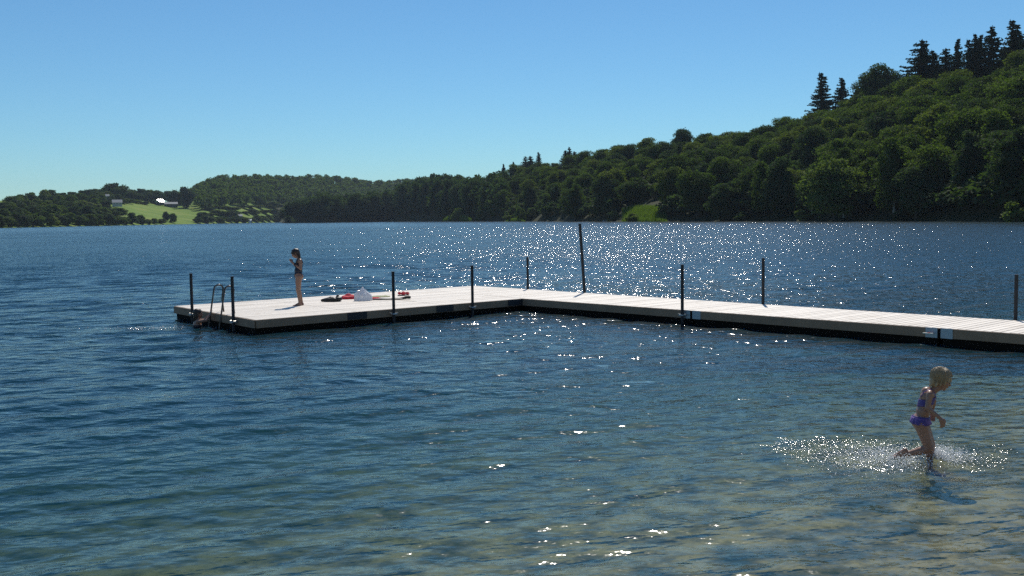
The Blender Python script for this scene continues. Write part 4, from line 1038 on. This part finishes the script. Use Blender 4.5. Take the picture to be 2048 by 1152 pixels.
def shoe(px, py, rz, label):
    p_ = dk(px, py); root = empty('sandal', p_, rz); tag(root, label, 'shoe')
    bm = bmesh.new(); N = 20; T_, B2 = [], []
    out_ = []
    for k in range(N):
        a = 2 * PI * k / N; x_ = math.cos(a) * .105; w_ = .040 * (1 + .2 * math.cos(a)); out_.append((x_, math.sin(a) * w_))
    prism(bm, out_, 0, .022); bm_obj('sole', bm, simple('dark_sole', (.06, .03, .03), .7), root)
    o = lump([('ell', (.045, 0, .04), (.062, .042, .034)), ('ell', (-.055, 0, .05), (.048, .040, .040)), ('cap', (-.05, 0, .045), .03, (.05, 0, .04), .028)], .006, 'upper', REDC, None, None, (0, 0, .018), 0, .004, 30); o.parent = root
shoe(803, 591.5, .3, 'left one of the pair of red shoes on the deck')
shoe(811, 590.6, .15, 'right one of the pair of red shoes on the deck')

# ------------------------------------------------------------------ spray thrown up by the child
def spray():
    g = np.random.default_rng(21); V, Q = [], []
    bm = bmesh.new(); bmesh.ops.create_icosphere(bm, subdivisions=1, radius=1); base = np.array([v.co[:] for v in bm.verts]); fc = np.array([[v.index for v in f.verts] for f in bm.faces]); bm.free()
    c = 0
    def put(x, y, z, r):
        nonlocal c
        V.append(base * np.array([r * (.8 + .6 * g.random()), r, r * (.8 + .5 * g.random())]) + np.array([x, y, z])); Q.append(fc + c); c += len(base)
    for i in range(3600):        # low spray behind and round the legs
        a = abs(g.normal()) * .55; x = CHILD.x - .12 - a * .9 + g.normal() * .1; y = CHILD.y + g.normal() * .22 * (1 + a * .5)
        put(x, y, .004 + abs(g.normal()) * .035 * (1 - min(.8, a * .5)), .0018 + .0035 * g.random() ** 2)
    for i in range(1600):
        x = CHILD.x + .06 + abs(g.normal()) * .16; y = CHILD.y + g.normal() * .15; put(x, y, .004 + abs(g.normal()) * .05, .0018 + .0035 * g.random() ** 2)
    for i in range(1100):        # the splash at the shin
        x = CHILD.x + .075 + g.normal() * .035; y = CHILD.y + .02 + g.normal() * .05; put(x, y, abs(g.normal()) * .045, .0018 + .004 * g.random() ** 2)
    for i in range(170):
        x = SWIM.x - .25 - abs(g.normal()) * .9; y = SWIM.y - .15 + g.normal() * .12; put(x, y, .006 + abs(g.normal()) * .02, .004 + .007 * g.random() ** 2)
    m = mat('white_spray'); t = NT(m); d = t.n('ShaderNodeBsdfDiffuse'); tl = t.n('ShaderNodeBsdfTranslucent'); gg = t.n('ShaderNodeBsdfGlossy'); o = t.n('ShaderNodeOutputMaterial')
    d.inputs[0].default_value = tl.inputs[0].default_value = (.93, .95, .96, 1); gg.inputs['Roughness'].default_value = .2
    a1 = t.n('ShaderNodeMixShader'); a1.inputs[0].default_value = .6; a2 = t.n('ShaderNodeMixShader'); a2.inputs[0].default_value = .12
    t.l(d.outputs[0], a1.inputs[1]); t.l(tl.outputs[0], a1.inputs[2]); t.l(a1.outputs[0], a2.inputs[1]); t.l(gg.outputs[0], a2.inputs[2]); t.l(a2.outputs[0], o.inputs[0])
    o = link_mesh('spray', np_mesh('spray', np.vstack(V), np.vstack(Q)), m, None, True); tag(o, 'white spray of droplets thrown up round the wading child', 'spray', kind='stuff')
spray()

# ------------------------------------------------------------------ thin summer haze over the lake
hm = mat('haze_air'); t = NT(hm); v = t.n('ShaderNodeVolumePrincipled'); o = t.n('ShaderNodeOutputMaterial')
v.inputs['Color'].default_value = (0.72, 0.86, 1.0, 1); v.inputs['Density'].default_value = 0.00006; v.inputs['Anisotropy'].default_value = 0.0
t.l(v.outputs[0], o.inputs['Volume'])
bm = bmesh.new(); prism(bm, [(-2600, -120), (2600, -120), (2600, 3200), (-2600, 3200)], -9.5, 135); hz = bm_obj('haze', bm, hm); tag(hz, 'thin blue summer haze between the camera and the far bank', 'haze', kind='stuff')
print('trees', sum(1 for o in bpy.data.objects if o.get('category') == 'tree'))
